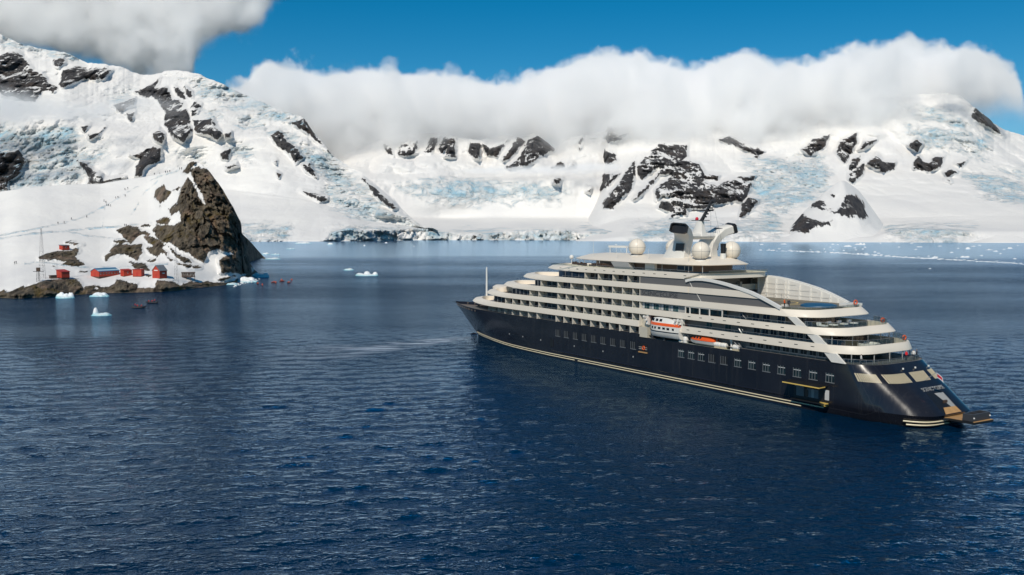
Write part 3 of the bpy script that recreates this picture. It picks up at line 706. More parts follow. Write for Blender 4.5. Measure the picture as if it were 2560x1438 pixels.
M['lit_pane'] = glass_mat('hull_pane', (0.012, 0.024, 0.028))
M['mid_grey'] = paint('mid_grey', (0.16, 0.17, 0.18), 0.5, 0.08, 0.4)
M['curtain'] = paint('curtain_beige', (0.33, 0.30, 0.26), 0.7, 0.15, 1.5)
M['helideck'] = paint('helideck_tan', (0.185, 0.165, 0.125), 0.7, 0.12, 0.3)
M['hous'] = paint('housing_cream', (0.55, 0.51, 0.42), 0.5, 0.06, 0.4)
# ---- hull
HB = 9.65
def hull_half(x, z):
    """half breadth of the hull at height z"""
    t = max(0.0, min(1.0, z / 9.35))
    stem = 152.0 + 14.2 * (max(z, 0) / 9.4) ** 0.95
    dist = max(0.0, stem - x)
    wl = np.interp(dist, [0, 1.5, 9, 19, 27, 34, 41, 52], [0, .6, 2.9, 5.6, 7.4, 8.5, 9.1, HB])
    dk = np.interp(dist, [0, 1.2, 3, 9.7, 20.5, 27, 36, 48], [0, 0.75, 1.7, 4.2, 7.5, 8.75, 9.35, HB])
    k = t ** 1.5
    return float(wl * (1 - k) + dk * k)
def stern_x(z): return float(np.interp(z, [-2, 0, .9, 1.75, 2.0, 9.35], [-0.6, -1.0, -1.4, -1.9, -2.05, 7.7]))
RX0, RX1 = 36.6, 66.4                        # lowered rail where the boats hang
def quarter(z): return 4.2 + 5.5 * max(0.0, min(1.0, (9.35 - z) / 7.35))
def tx(y, z): return stern_x(z) + quarter(z) * abs(y / HB) ** 5
def hull_ring(z, top=False):
    stem = 152.0 + 14.2 * (max(z, 0) / 9.4) ** 0.95
    pts = [(stem, 0.0, z)]
    for d in [.25, .6, 1.2, 2, 3, 4.5, 6.5, 9, 12, 15, 19, 23, 28, 34, 41, 48, 56]:
        x = stem - d; pts.append((x, hull_half(x, z), z))
    sx = stern_x(z)
    fade = np.interp(z, [-2, 0, 2], [0.75, 0.93, 1.0])
    for x in (88, RX1 + 0.02, RX1, 58, 48, RX0, RX0 - 0.02, 30, 22, 16):
        zz = min(z, 8.7) if top and RX0 <= x <= RX1 else z
        pts.append((x, HB * (1 if x > 20 else fade), zz))
    for i in range(21):
        r = math.sin(math.pi / 2 * (1 - i / 20))
        pts.append((sx + quarter(z) * r ** 5, HB * fade * r, z))
    return pts + [(x, -y, q) for x, y, q in reversed(pts[1:-1])]
hb = MB()
zs = [-2.0, 0.0, 0.5, 1.0, 1.5, 1.75, 2.0, 3.2, 4.6, 6.0, 7.3, 8.4, 9.35]
hb.loft([hull_ring(z, z > 9) for z in zs], closed=True)
# bulb breaking the surface ahead of the stem
hb.lathe([(0.01, -1.0), (1.2, -0.6), (1.3, -0.2), (0.9, 0.22), (0.01, 0.42)], (154.6, 0, 0), 14)
hull = hb.build('hull', M['hull'], ship, smooth=True)

# decks inside the hull
dk = MB()
dk.add([(x, y * 0.985, 9.28) for x, y, z in hull_ring(9.3) if x < 150], [tuple(range(len([1 for x, y, z in hull_ring(9.3) if x < 150])))])
dk.build('main_deck', M['deck'], ship)
fd = MB()
fr = [(x - 0.4, y * 0.96, 8.55) for x, y, z in hull_ring(8.6) if x > 132]
fd.add(fr, [tuple(range(len(fr)))])
for k in range(9):                           # frames inside the bulwark, capstans
    x = 140 + k * 2.7; y = hull_half(x, 9.0)
    for s in (-1, 1): fd.box(x - .08, x + .08, s * (y - .15) - .25, s * (y - .15) + .1, 8.5, 9.25)
for x, y in ((149, 1.6), (149, -1.6), (145, 3), (145, -3)): fd.lathe([(.55, 0), (.35, .3), (.35, .7), (.5, .9), (.01, 1.0)], (x, y, 8.55), 10)
fd.build('foredeck', M['deck_brown'], ship)

# cream rubbing strakes low on the sides and round the stern
def strake(z, x_from, x_to, r=0.105):
    t = MB()
    xs_ = np.linspace(x_from, x_to, 40)
    t.tube([(x, hull_half(x, z) + 0.06, z) for x in xs_], r, 6)
    return t
strake(0.98, 151, 16.5).build('rubbing_strake', M['fender'], ship)
strake(0.48, 150.5, 90).build('rubbing_strake', M['fender'], ship)
strake(0.48, 88.6, 21.5).build('rubbing_strake', M['fender'], ship)
def stern_strake(z, y0, y1, r=0.13):
    t = MB(); t.tube([(tx(y, z) - 0.08, y, z) for y in np.linspace(y0, y1, 12)], r, 6); return t
stern_strake(0.98, 7.9, 1.0).build('rubbing_strake', M['fender'], ship)
stern_strake(0.42, 7.6, 0.2).build('rubbing_strake', M['fender'], ship)
ch = MB(); ch.tube([(x, hull_half(x, 1.9) + .05, 1.9) for x in np.linspace(100, 62, 8)], [.05] + [.28] * 6 + [.05], 5)
ch.tube([(x, hull_half(x, 1.9) + .05, 1.9) for x in np.linspace(60, 24, 8)], [.05] + [.28] * 6 + [.05], 5)
ch.build('side_knuckle', M['hull'], ship, smooth=True)

# windows in the hull: groups of three tall lights with pale reveals
def hull_window(x, lit):
    z0, z1 = 5.72, 7.28
    fr = MB(); pn = MB(); bl = MB()
    y = hull_half(x, 6.5) + .004
    pn.box(x - .86, x + .86, y - .06, y + .012, z0, z1)
    fr.box(x - .98, x + .98, y - .05, y + .09, z0 - .16, z0 - .02)
    for k in (-1, 0, 1):
        fr.box(x + k * .62 + .2, x + k * .62 + .29, y - .05, y + .06, z0 - .03, z1)
    if lit: bl.box(x - .8, x + .8, y + .0, y + .022, z1 - .42, z1 - .28)
    w = fr.build('hull_window', M['mid_grey'], ship)
    pn.build('pane', M['lit_pane'] if lit else M['black'], w)
    if lit: bl.build('curtain', M['interior'], w)
for x in [97.0, 93.4, 89.7, 86.1, 82.5, 78.9, 75.3, 71.8, 68.2]: hull_window(x, False)
for i, x in enumerate([52.8, 49.8, 46.9, 43.9, 40.6, 36.9, 33.3, 29.7, 26.1, 22.5, 18.9, 15.3]): hull_window(x, i not in (3, 4))
for i, x in enumerate([120.5, 118.4, 115.6, 113.3, 111.1, 109.2, 104.6, 97.3, 93.9, 90.2, 86.6, 82.8, 79.0, 75.5, 71.8, 68.2]):
    p = MB(); y = hull_half(x, 3.9); rr = [(.2 * math.cos(a), .2 * math.sin(a)) for a in np.linspace(0, 2 * math.pi, 12)[:-1]]
    p.prism([(x + a, 3.9 + b) for a, b in rr], 'y', y - .1, y + .03)
    p.build('porthole', M['black'] if i % 3 else M['light_grey'], ship)
# side doors
d = MB(); d.prism([(100.3, 2.65), (99.0, 2.65), (99.0, 4.75), (100.3, 4.75)], 'y', 9.0, 9.72); d.build('side_door', M['black'], ship)
d = MB(); d.box(63.4, 66.25, 9.55, 9.67, 5.2, 7.3); pd = d.build('pilot_door', M['black'], ship)
d = MB(); d.box(63.4, 66.25, 9.66, 9.9, 5.18, 5.42); d.build('sill', M['teak'], pd)
d = MB()
for z in (6.0, 6.4): d.tube([(63.5, 9.75, z), (66.2, 9.75, z)], .035, 5)
d.build('guard_rail', M['trim_white'], pd)
# boarding garage with its lifted flap
g = MB(); g.box(15.3, 23.2, 9.52, 9.67, 1.75, 4.6); gd = g.build('boarding_garage', M['black'], ship)
for q in ((20.9, 22.6, 9.66, 9.69, 2.3, 4.0), (17.7, 20.2, 9.66, 9.69, 2.35, 3.95), (15.4, 16.3, 9.66, 9.7, 2.4, 4.2)):
    g = MB(); g.box(*q); g.build('interior_panel', M['interior'] if q[0] < 17 else M['mid_grey'], gd)
for q in ((21.0, 22.9, 9.68, 9.76, 4.0, 4.25), (18.6, 19.2, 9.7, 9.74, 2.4, 3.9)):
    g = MB(); g.box(*q); g.build('interior_panel', M['light_grey'], gd)
g = MB(); g.box(19.9, 20.5, 9.7, 9.76, 2.4, 3.7); g.build('wet_suit_rack', M['brown'], gd)
g = MB(); g.add([(24.3, 9.6, 5.05), (15.7, 9.6, 5.05), (15.4, 12.5, 4.95), (23.4, 12.5, 4.95), (24.3, 9.6, 4.85), (15.7, 9.6, 4.85), (15.4, 12.5, 4.75), (23.4, 12.5, 4.75)], [(0, 1, 2, 3), (4, 7, 6, 5), (0, 4, 5, 1), (1, 5, 6, 2), (2, 6, 7, 3), (3, 7, 4, 0)]); g.build('flap', M['black'], gd)
g = MB(); g.box(15.3, 23.45, 12.5, 12.56, 4.78, 4.98); g.obox((15.5, 11.6, 4.87), (.06, 0, 0), (-.05, .95, -.01), (0, 0, .09)); g.build('flap_edge', M['yellow'], gd)
g = MB(); g.box(15.3, 23.2, 9.66, 10.6, 1.62, 1.75); g.build('step', M['black'], gd)
g = MB(); g.prism([(15.5, 9.7), (17.4, 9.7), (15.5, 10.7)], 'z', 1.4, 1.9); g.build('fender_block', M['yellow'], gd)
# ---- raked stern: louvres, lettering, boat door, platform
def tx(y, z): return stern_x(z) + quarter(z) * abs(y / HB) ** 5
def louvre(ya0, ya1, yb0, yb1, n, mat):
    l = MB()
    for i in range(n):
        t0, t1 = i / n, (i + 0.52) / n
        a0, a1 = ya0 + (ya1 - ya0) * t0, ya0 + (ya1 - ya0) * t1; b0, b1 = yb0 + (yb1 - yb0) * t0, yb0 + (yb1 - yb0) * t1
        P = [(tx(a0, 7.95) - .05, a0, 7.95), (tx(a1, 7.95) - .05, a1, 7.95), (tx(b1, 6.62) - .05, b1, 6.62), (tx(b0, 6.62) - .05, b0, 6.62)]
        l.add(P + [(x + .12, y, z) for x, y, z in P], [(0, 1, 2, 3), (4, 7, 6, 5), (0, 4, 5, 1), (1, 5, 6, 2), (2, 6, 7, 3), (3, 7, 4, 0)])
    return l.build('louvre', mat, ship)
louvre(9.45, 7.7, 9.45, 7.75, 12, M['gold'])
louvre(7.1, 2.2, 7.1, 2.4, 17, M['gold'])
louvre(1.05, -3.3, 1.4, -2.85, 15, M['gold'])
louvre(-4.4, -8.2, -4.2, -7.6, 15, M['gold'])

def lettering(text, height, to_ship, mat, width=None, name='name_lettering', parent=None, depth=0.03):
    """flat raised letters; to_ship(u, v, w) maps letter space (right, up, out) to the parent's axes"""
    cu = bpy.data.curves.new('lettering', 'FONT'); cu.body = text; cu.size = height * 1.38; cu.extrude = depth; cu.align_x = 'CENTER'
    ob = bpy.data.objects.new('lettering', cu); COL.objects.link(ob)
    bpy.context.view_layer.update()
    me = bpy.data.meshes.new_from_object(ob.evaluated_get(bpy.context.evaluated_depsgraph_get()))
    bpy.data.objects.remove(ob)
    xs_ = [v.co.x for v in me.vertices]; w0 = max(xs_) - min(xs_); k = (width / w0) if width else 1.0
    for v in me.vertices: v.co = Vector(to_ship(v.co.x * k, v.co.y, v.co.z))
    me.materials.clear(); me.materials.append(mat); me.name = name
    return link(name, me, parent or ship)
NAME = 'SCENIC\u2019ECLIPSE'
lettering(NAME, 0.5, lambda u, v, w: (tx(-1.0 + -u * 1.0, 5.25 + v) - .05 - w, -1.0 - u, 5.25 + v), M['light_grey'], 6.2)
b = MB()
def trans_poly(P, off, depth): 
    A = [(tx(y, z) - off, y, z) for y, z in P]
    return A, [(x + depth, y, z) for x, y, z in A]
P = [(1.84, 5.08), (-2.79, 5.05), (-2.3, 2.1), (2.6, 2.1)]
A, B_ = trans_poly(P, .04, 3.0)
b.add(A + [(x + .1, y, z) for x, y, z in A], [(0, 1, 2, 3), (0, 4, 5, 1), (1, 5, 6, 2), (2, 6, 7, 3), (3, 7, 4, 0)])
sd = b.build('stern_door', M['black'], ship)
b = MB()
A2 = [(tx(y, z) - .07, y, z) for y, z in [(.0, 4.85), (-2.5, 4.82), (-2.15, 2.9), (-.9, 2.9)]]
b.add(A2, [(0, 1, 2, 3)]); b.build('interior_panel', M['light_grey'], sd)
b = MB()
A2 = [(tx(y, z) - .09, y, z) for y, z in [(1.3, 2.95), (-2.15, 2.9), (-2.2, 2.12), (2.3, 2.12)]]
b.add(A2, [(0, 1, 2, 3)]); b.build('interior_floor', M['teak'], sd)
b = MB()
for y, z in ((-.5, 3.6),): b.obox((tx(y, z) - .15, y, z), (.1, 0, .05), (0, .5, 0), (0, 0, .3))
b.build('locker', M['brown'], sd)
for y, z in ((1.9, 8.4), (-5.8, 8.25), (-1.5, 8.35)):
    b = MB(); b.lathe([(.01, 0), (.16, .05), (.16, .3), (.01, .35)], (tx(y, z) - .1, y, z), 8); b.build('floodlight', M['trim_white'], ship)
# boarding platform
b = MB(); b.prism([(-1.2, 3.1), (-2.2, 1.9), (-6.6, 1.9), (-6.9, -3.2), (-2.2, -4.0), (-1.2, -3.6)], 'z', 1.15, 1.5); pf = b.build('boarding_platform', M['black'], ship)
b = MB(); b.prism([(-1.1, 3.0), (-2.2, 1.8), (-4.4, 1.75), (-4.4, -3.4), (-2.2, -3.9), (-1.1, -3.5)], 'z', 1.5, 1.56); b.prism([(-6.35, 1.8), (-6.58, 1.8), (-6.88, -3.1), (-6.4, -3.1)], 'z', 1.5, 1.58); b.build('planking', M['teak'], pf)
b = MB()
for z in (1.58, 2.75): pass
b.box(-6.3, -4.5, 1.4, 1.7, 1.56, 2.7); b.box(-6.3, -4.5, -3.2, -2.9, 1.56, 2.7); b.box(-6.3, -6.1, -2.9, 1.4, 1.56, 2.7); b.box(-4.7, -4.5, -2.9, 1.4, 1.56, 2.7); b.box(-6.1, -4.7, -.85, -.65, 1.56, 2.6)
b.build('landing_frame', M['dark_steel'], pf)
for y in (1.55, -3.05):
    b = MB(); b.lathe([(.01, 0), (.14, .04), (.14, .2), (.01, .26)], (-6.35, y, 2.0), 8); b.build('lamp', M['trim_white'], pf)

# ---- white deck bands, floors and soffits
def band(name, z0, z1, nose, aft, half=10.05, ac=5.5, L=25, setback=5.0, aft_up=1.0, flat=False, mat='white', tilt=0.0, ap=6):
    b = MB()
    o0 = outline(nose, aft, half, L, ac, flat=flat, ap=ap)
    o1 = outline(nose - (0 if flat else setback), aft + aft_up, half - .05, L - (0 if flat else setback * .55), ac, flat=flat, ap=ap)
    oi = outline(nose - (.3 if flat else setback + .5), aft + aft_up + .3, half - .38, L - (0 if flat else setback * .55), ac, flat=flat, ap=ap)
    om = [((a[0] * .42 + c[0] * .58) + (0 if flat else 1.6 * max(0, (a[0] - nose + 18) / 18)), a[1] * .5 + c[1] * .5) for a, c in zip(o0, o1)]
    zf = z0 + .22
    b.loft([ring(o0, z0), ring([(a[0], a[1]) for a in o0], z0 + .12), ring(om, z0 + (z1 - z0) * .62), ring(o1, z1), ring(oi, z1), ring(oi, zf)], closed=True)
    n = len(o0)
    b.add(ring(oi, zf), [tuple(range(n))]); b.add(ring(o0, z0), [tuple(range(n - 1, -1, -1))])
    return b.build(name, M[mat], ship, smooth=True)
band('deck_band', 10.9, 12.28, 152.2, 65.9, ac=.2, ap=20, aft_up=0.0)
band('deck_band', 10.9, 12.28, 54.4, 10.0, flat=True, aft_up=.6)
band('deck_band', 13.8, 15.06, 144.2, 13.4, aft_up=1.4)
band('deck_band', 16.55, 17.82, 134.8, 19.2, aft_up=1.6)
band('deck_band', 19.35, 20.6, 124.8, 50.5, ac=.2, ap=20, aft_up=0.0)
band('deck_band', 22.15, 23.45, 113.0, 50.0, ac=2.0, aft_up=-4.6, setback=6.0)
# bridge wing pod on the second band
b = MB(); o_ = outline(142.2, 134.0, 3.0, 5, 1, n=8, na=5)
b.loft([ring(o_, 14.3), ring(o_, 15.5), ring([(x * .7 + 138 * .3, y * .7) for x, y in o_], 16.0)], closed=True, cap=True)
b.build('nose_cowl', M['white'], ship, smooth=True)

# ---- set-back walls of each deck
def deck_wall(z0, z1, nose, aft, half=8.2, L=20, ac=3.5, mat='wall', flat=False, name='cabin_wall'):
    b = MB(); o = outline(nose, aft, half, L, ac, flat=flat)
    b.loft([ring(o, z0), ring(o, z1)], closed=True)
    return b.build(name, M[mat], ship)
deck_wall(9.28, 10.92, 142.5, 15.5)
deck_wall(11.1, 13.82, 135.5, 18.5)
deck_wall(14.0, 16.57, 126.0, 25.0)
deck_wall(16.7, 19.37, 116.5, 51.5, ac=.3)
deck_wall(19.5, 22.17, 106.0, 51.5, ac=.3)

# ---- balcony partitions and doors
def row(z0, z1, xs_, ledge, dark_first, first_wide=()):
    for i, x in enumerate(xs_):
        yo = min(9.93, float(np.interp(x, [100, 112, 122, 130, 135], [9.93, 9.75, 9.2, 8.3, 7.6])) if ledge < 11 else float(np.interp(x - ROWN, [-60, -26, -21, -16], [9.93, 9.93, 9.5, 8.9])))
        p = MB(); p.box(x - .05, x + .05, yo - 1.85, yo, z0, z1); p.build('balcony_partition', M['part'], ship)
        if i + 1 < len(xs_):
            x2 = xs_[i + 1]; w = x - x2; yi = yo - 1.72
            gm = (M['blue_glass'], M['glass'], M['curtain'], M['glass'])[(i * 7 + int(z0) * 3 + i * i) % 4]
            d = MB(); d.box(x - .30 * w, x - (.04 if dark_first else .08) * w, yi - .06, yi + .03, z0, z1 - .22); d.build('balcony_door', gm, ship)
            if not dark_first:
                d = MB(); d.box(x - .97 * w, x - .80 * w, yi - .06, yi + .03, z0, z1 - .15); d.build('balcony_door_leaf', gm, ship)  # second leaf of the glazed balcony door
            if w > 4.6:
                d = MB(); d.box(x - .62 * w, x - .40 * w, yi - .06, yi + .04, z0, z1 - .2); d.build('balcony_door_leaf', gm, ship)  # further door leaves across a wide bay
                d = MB(); d.box(x - .94 * w, x - .70 * w, yi - .06, yi + .04, z0, z1 - .2); d.build('balcony_door_leaf', gm, ship)
ROWN = 144
row(9.28, 10.92, [133.2, 130.6, 126.7, 122.8, 118.6, 114.4, 110.2, 106.1, 97.6, 94.3, 90.7, 87.1, 83.5, 79.9, 76.4, 72.8, 69.1, 65.95], 9.3, False)
ROWN = 144
row(11.1, 13.82, [121.6, 117.5, 113.5, 109.3, 105.2, 96.8, 93.3, 89.7, 86.2, 82.6, 79.2, 75.6, 72.0, 68.3, 65.9], 12.3, True)
ROWN = 135
row(14.0, 16.57, [109.3, 105.2, 96.8, 93.3, 89.7, 86.1, 82.6, 79.1, 75.5, 72.0, 68.3, 65.9], 15.0, True)
ROWN = 125
row(16.7, 19.37, [105.0, 96.8, 91.4, 86.1, 82.6, 79.0, 75.4, 71.9, 68.25, 65.9], 17.8, True)
ROWN = 113
row(19.5, 22.17, [85.8, 80.7, 75.3, 70.0, 65.9], 20.6, True)
# wide glazed bays and front suites
def glass_bay(x0, x1, z0, z1, y, n, mat='glass', frame='light_grey'):
    f = MB(); f.box(x1, x0, y - .2, y, z0, z1); fo = f.build('glazed_bay', M[frame], ship)
    w = (x0 - x1) / n
    for i in range(n):
        g = MB(); g.box(x1 + i * w + .12, x1 + (i + 1) * w - .12, y - .05, y + .025, z0 + .1, z1 - .12); g.build('pane', M[mat], fo)
for z0, z1 in ((11.1, 13.8), (14.0, 16.55), (16.7, 19.35)): glass_bay(103.0, 97.0, z0, z1, 8.7, 3)
glass_bay(103.0, 98.0, 9.28, 10.9, 8.5, 3)
glass_bay(129.5, 121.8, 11.1, 13.8, 8.25, 4); glass_bay(119.0, 109.6, 14.0, 16.55, 9.0, 5); glass_bay(108.0, 105.3, 16.7, 19.35, 9.1, 2)
glass_bay(97.0, 86.0, 19.5, 22.15, 9.45, 4, 'blue_glass', 'wall')
# front windows of the upper decks
for nose, z0, z1 in ((135.5, 12.2, 13.6), (126.0, 14.9, 16.3), (116.5, 17.7, 19.1), (106.0, 20.4, 22.0)):
    f = MB(); o = [p for p in outline(nose + .06, 20, 8.26, 20, 3.5) if p[0] > nose - 9]
    o.sort(key=lambda p: p[1])
    for a, c in zip(o[:-1], o[1:]):
        q = lambda t: (a[0] + (c[0] - a[0]) * t, a[1] + (c[1] - a[1]) * t)
        p0, p1 = q(.1), q(.9)
        f.add([(*p0, z0), (*p1, z0), (*p1, z1), (*p0, z1)], [(0, 1, 2, 3)])
    f.build('front_glazing', M['glass'], ship)

# ---- railings: glass with a slim top rail, following the deck edge
def rail_path(pts, h, name='railing', glass=True, post=2.4):
    r = MB(); r.tube([(x, y, z + h) for x, y, z in pts], .035, 5)
    acc = 0
    for a, c in zip(pts[:-1], pts[1:]):
        L = (Vector(c) - Vector(a)).length; k = max(1, int(L / post))
        for i in range(k):
            p = Vector(a).lerp(Vector(c), i / k); r.tube([p, p + Vector((0, 0, h))], .028, 4)
    o = r.build(name, M['rail'], ship)
    if glass:
        g = MB(); g.loft([[(x, y, z) for x, y, z in pts], [(x, y, z + h - .06) for x, y, z in pts]], closed=False)
        g.build('glass_panel', M['rail_glass'], o)
def side_pts(x0, x1, y, z, n=12): return [(x, y, z) for x in np.linspace(x0, x1, n)]
rail_path(side_pts(121, 66, 9.8, 12.28), .38); rail_path(side_pts(110, 66, 9.8, 15.06), .38); rail_path(side_pts(104, 66, 9.8, 17.82), .38); rail_path(side_pts(95, 66, 9.8, 20.6), .38)
rail_path([(x, hull_half(x, 9.3) - .12, 9.3) for x in np.linspace(136, 67, 26)], .42, glass=False, post=1.8)
rail_path([(x, HB - .12, 9.3) for x in np.linspace(35, 12.5, 12)], .55, glass=False, post=1.6)
rail_path(side_pts(53.5, 19, 9.8, 12.28), .5); rail_path(side_pts(41, 24, 9.8, 15.06), .5)
def aft_pts(aft, z, x_start, half=9.7, ac=5.5, ap=6):
    P = [(x, half, z) for x in np.linspace(x_start, aft + ac, 4)][:-1]
    for i in range(25):
        t = math.sin(math.pi / 2 * (1 - i / 12)); P.append((aft + ac * abs(t) ** ap, half * t, z))
    return P
rail_path(aft_pts(11.0, 12.28, 17), .95); rail_path(aft_pts(15.2, 15.06, 21), .95); rail_path(aft_pts(21.2, 17.82, 26), .45, post=1.6); rail_path(aft_pts(8.2, 9.32, 13, 9.4, 4.6, 5), .8)
rail_path(side_pts(100, 52, 9.75, 23.45), .5); rail_path([(46.2, y, 23.45) for y in np.linspace(8.5, -9, 8)], .5)

# ---- aft part: grey side panels, sweeping wing, helideck
def side_panel(poly, y0=9.55, y1=9.85, mat='grey', name='side_panel', side=1):
    b = MB(); b.prism(poly, 'y', side * y0, side * y1); return b.build(name, M[mat], ship)
ARC = [(51.3, 21.75), (50.2, 22.05), (48.6, 22.25), (46.5, 22.32), (44.3, 22.2), (42.0, 21.95), (39.6, 21.6), (36.4, 21.0), (33.6, 20.4), (30.9, 19.6), (28.5, 18.75), (26.3, 17.95)]
def arc_z(x): return float(np.interp(-x, [-p[0] for p in ARC], [p[1] for p in ARC]))
def under_arc(x0, x1, zlo, zhi, n=16):
    xs_ = np.linspace(x0, x1, n)
    top = [(x, min(zhi, arc_z(x) - .05)) for x in xs_ if min(zhi, arc_z(x) - .05) > zlo + .02]
    return [(x0, zlo)] + top + [(top[-1][0], zlo)]
for s in (1, -1):
    side_panel([(65.9, 20.6), (65.9, 22.15), (51.4, 22.15), (51.4, 20.6)], side=s)
    side_panel(under_arc(51.39, 32.5, 20.6, 22.3), side=s)
    side_panel([(65.9, 17.82), (65.9, 19.35), (36.0, 19.35), (36, 17.82)], 9.5, 9.8, side=s)
    side_panel(under_arc(36.0, 26.4, 17.82, 19.35), 9.5, 9.8, side=s)
    side_panel(under_arc(50.4, 29.0, 19.35, 20.6), 9.6, 10.05, 'white', 'wing_band', side=s)
    b = MB(); rs = []
    for i, (x, z) in enumerate(ARC):
        j, k = max(i - 1, 0), min(i + 1, len(ARC) - 1); t = Vector((ARC[k][0] - ARC[j][0], ARC[k][1] - ARC[j][1])).normalized(); nx, nz = -t[1], t[0]
        w = -.27; yy0, yy1 = s * 9.5, s * 10.2
        rs.append([(x - nx * w, yy0, z - nz * w), (x - nx * w, yy1, z - nz * w), (x + nx * w, yy1, z + nz * w), (x + nx * w, yy0, z + nz * w)])
    b.loft(rs, closed=True, cap=True); b.build('wing_arch', M['trim_white'], ship)
b = MB()
for p, q in (((50.6, 21.9), (49.6, 20.6)), ((48.3, 19.35), (47.0, 17.82))): b.obox(((p[0] + q[0]) / 2, 9.87, (p[1] + q[1]) / 2), (.06, 0, 0), (0, .03, 0), ((p[0] - q[0]) / 2, 0, (p[1] - q[1]) / 2))
b.build('panel_joint', M['trim_white'], ship)
lettering(NAME, 0.98, lambda u, v, w: (59.6 - u, 9.81 + w, 18.06 + v), M['dark_steel'], 11.3, depth=.02)
# wind screen on the far side of the helideck, ribs and stringers
pts = under_arc(49.5, 26.6, 17.9, 22.3)
side_panel(pts, 9.3, 9.45, 'warm_white', 'wind_screen', -1)
b = MB()
for x in (49, 46.8, 44.2, 41.8, 41.0, 38, 35.2, 32.6, 30.4, 28.6):
    b.box(x - .09, x + .09, -9.3, -9.0, 17.9, arc_z(x) - .2)
for z in (18.9, 20.0, 21.1):
    xe = [x for x in np.linspace(49.5, 27, 60) if arc_z(x) > z + .3]
    b.tube([(49.4, -9.05, z), (xe[-1], -9.05, z)], .035, 4)
b.build('wind_screen_frame', M['trim_white'], ship)
b = MB(); b.prism([(51.3, 9.4), (28, 9.4), (24.5, 7.5), (22.6, 4), (22.2, 0), (22.6, -4), (24.5, -7.5), (28, -9.4), (51.3, -9.4)], 'z', 17.75, 17.9); hd = b.build('helideck', M['helideck'], ship)
b = MB(); rr = [(36.5 + 4.6 * math.cos(a), 4.6 * math.sin(a)) for a in np.linspace(0, 2 * math.pi, 40)]
b.loft([[(x, y, 17.915) for x, y in rr], [(36.5 + (x - 36.5) * .93, y * .93, 17.915) for x, y in rr]], closed=False); b.box(30.5, 30.8, -6.5, 6.5, 17.9, 17.917); b.build('deck_marking', M['yellow'], hd)
b = MB(); b.lathe([(.01, .55), (2.6, .5), (3.3, .3), (3.4, 0)], (25.6, .2, 17.9), 28); b.build('pool_cover', M['pool'], ship, smooth=True)
for q in ((21.9, 23.6, -5.8, -3.2, 17.9, 18.5), (22.0, 24.2, -8.0, -6.5, 17.9, 18.4), (28.2, 29.2, 5.5, 6.5, 17.9, 18.3)):
    b = MB(); b.box(*q); b.build('deck_locker', M['warm_white'], ship)
# hangar end wall under the top band, with its dark doorway
b = MB(); b.box(50.8, 51.3, -9.3, 9.3, 17.9, 22.15); ew = b.build('end_wall', M['grey'], ship)
b = MB(); b.box(50.72, 50.85, -8.6, -5.4, 17.95, 22.0); b.build('doorway', M['black'], ew)
b = MB(); b.box(50.0, 50.8, -5.2, -4.6, 17.9, 21.2); b.tube([(49.6, -4.4, 20.2), (49.6, -2.9, 20.2), (50.4, -2.6, 20.2)], .08, 5); b.tube([(49.6, -3.6, 17.9), (49.6, -3.6, 20.2)], .08, 5); b.build('gantry', M['light_grey'], ew)
rail_path([(48.9, y, 17.9) for y in np.linspace(-8, -2, 4)] , 1.05, glass=False, post=1.2); rail_path(side_pts(48, 40, -8.4, 17.9, 5), 1.05, glass=False, post=1.6)

# ---- slanted fins between the aft decks
for P in ([(24.86, 16.57), (22.9, 16.57), (20.5, 15.04), (22.7, 15.04)], [(20.4, 13.82), (18.1, 13.82), (16.0, 12.26), (18.5, 12.26)], [(16.6, 10.92), (14.0, 10.92), (12.1, 9.34), (14.9, 9.34)]):
    b = MB(); b.prism(P, 'y', 9.5, 9.93); b.build('slanted_fin', M['warm_white'], ship)

# ---- promenade walls aft of the boats: windows, doors, posts
def windows_row(xs_, w, z0, z1, y, mat='glass', name='window', frame='light_grey'):
    for x in xs_:
        f = MB(); f.box(x - w / 2 - .1, x + w / 2 + .1, y - .1, y + .03, z0 - .1, z1 + .08); o = f.build(name, M[frame], ship)
        g = MB(); g.box(x - w / 2, x - .04, y, y + .045, z0, z1); g.box(x + .04, x + w / 2, y, y + .045, z0, z1); g.build('pane', M[mat], o)
windows_row(np.arange(34.6, 16.5, -2.05), 1.45, 9.75, 10.75, 8.22, 'black')
windows_row(np.arange(33.5, 20.5, -2.05), 1.45, 12.3, 13.55, 8.22, 'glass')
windows_row((46.2, 41.0), 1.6, 12.2, 13.6, 8.22, 'teal_glass')
windows_row((33.8, 31.2, 27.6), 1.7, 14.6, 16.3, 8.22, 'blue_glass')
glass_bay(37.8, 36.0, 14.0, 16.55, 8.4, 1, 'blue_glass')
# cabins with teal windows between the third and fourth bands
b = MB(); b.box(52.2, 65.9, 9.0, 9.2, 15.0, 16.57); cw = b.build('side_panel', M['light_grey'], ship)
for x in (64.4, 61.4, 58.3, 55.3):
    f = MB(); f.box(x - 1.2, x + 1.2, 9.15, 9.24, 15.06, 16.4); fo = f.build('window', M['interior'], ship)
    g = MB(); g.box(x - 1.05, x - .04, 9.2, 9.27, 15.06, 16.2); g.box(x + .04, x + .55, 9.2, 9.27, 15.06, 16.25); g.build('pane', M['teal_glass'], fo)
b = MB(); b.box(41, 52.2, 8.6, 8.7, 15.0, 16.57); b.build('glass_lounge', M['teal_glass'], ship)
b = MB(); b.box(41.0, 51.6, 9.7, 9.95, 16.36, 16.5)
for x in (51.5, 50.2, 47.4, 44.6, 41.1): b.box(x - .07, x + .07, 9.7, 9.95, 15.05, 16.36)
b.build('lounge_frame', M['trim_white'], ship)
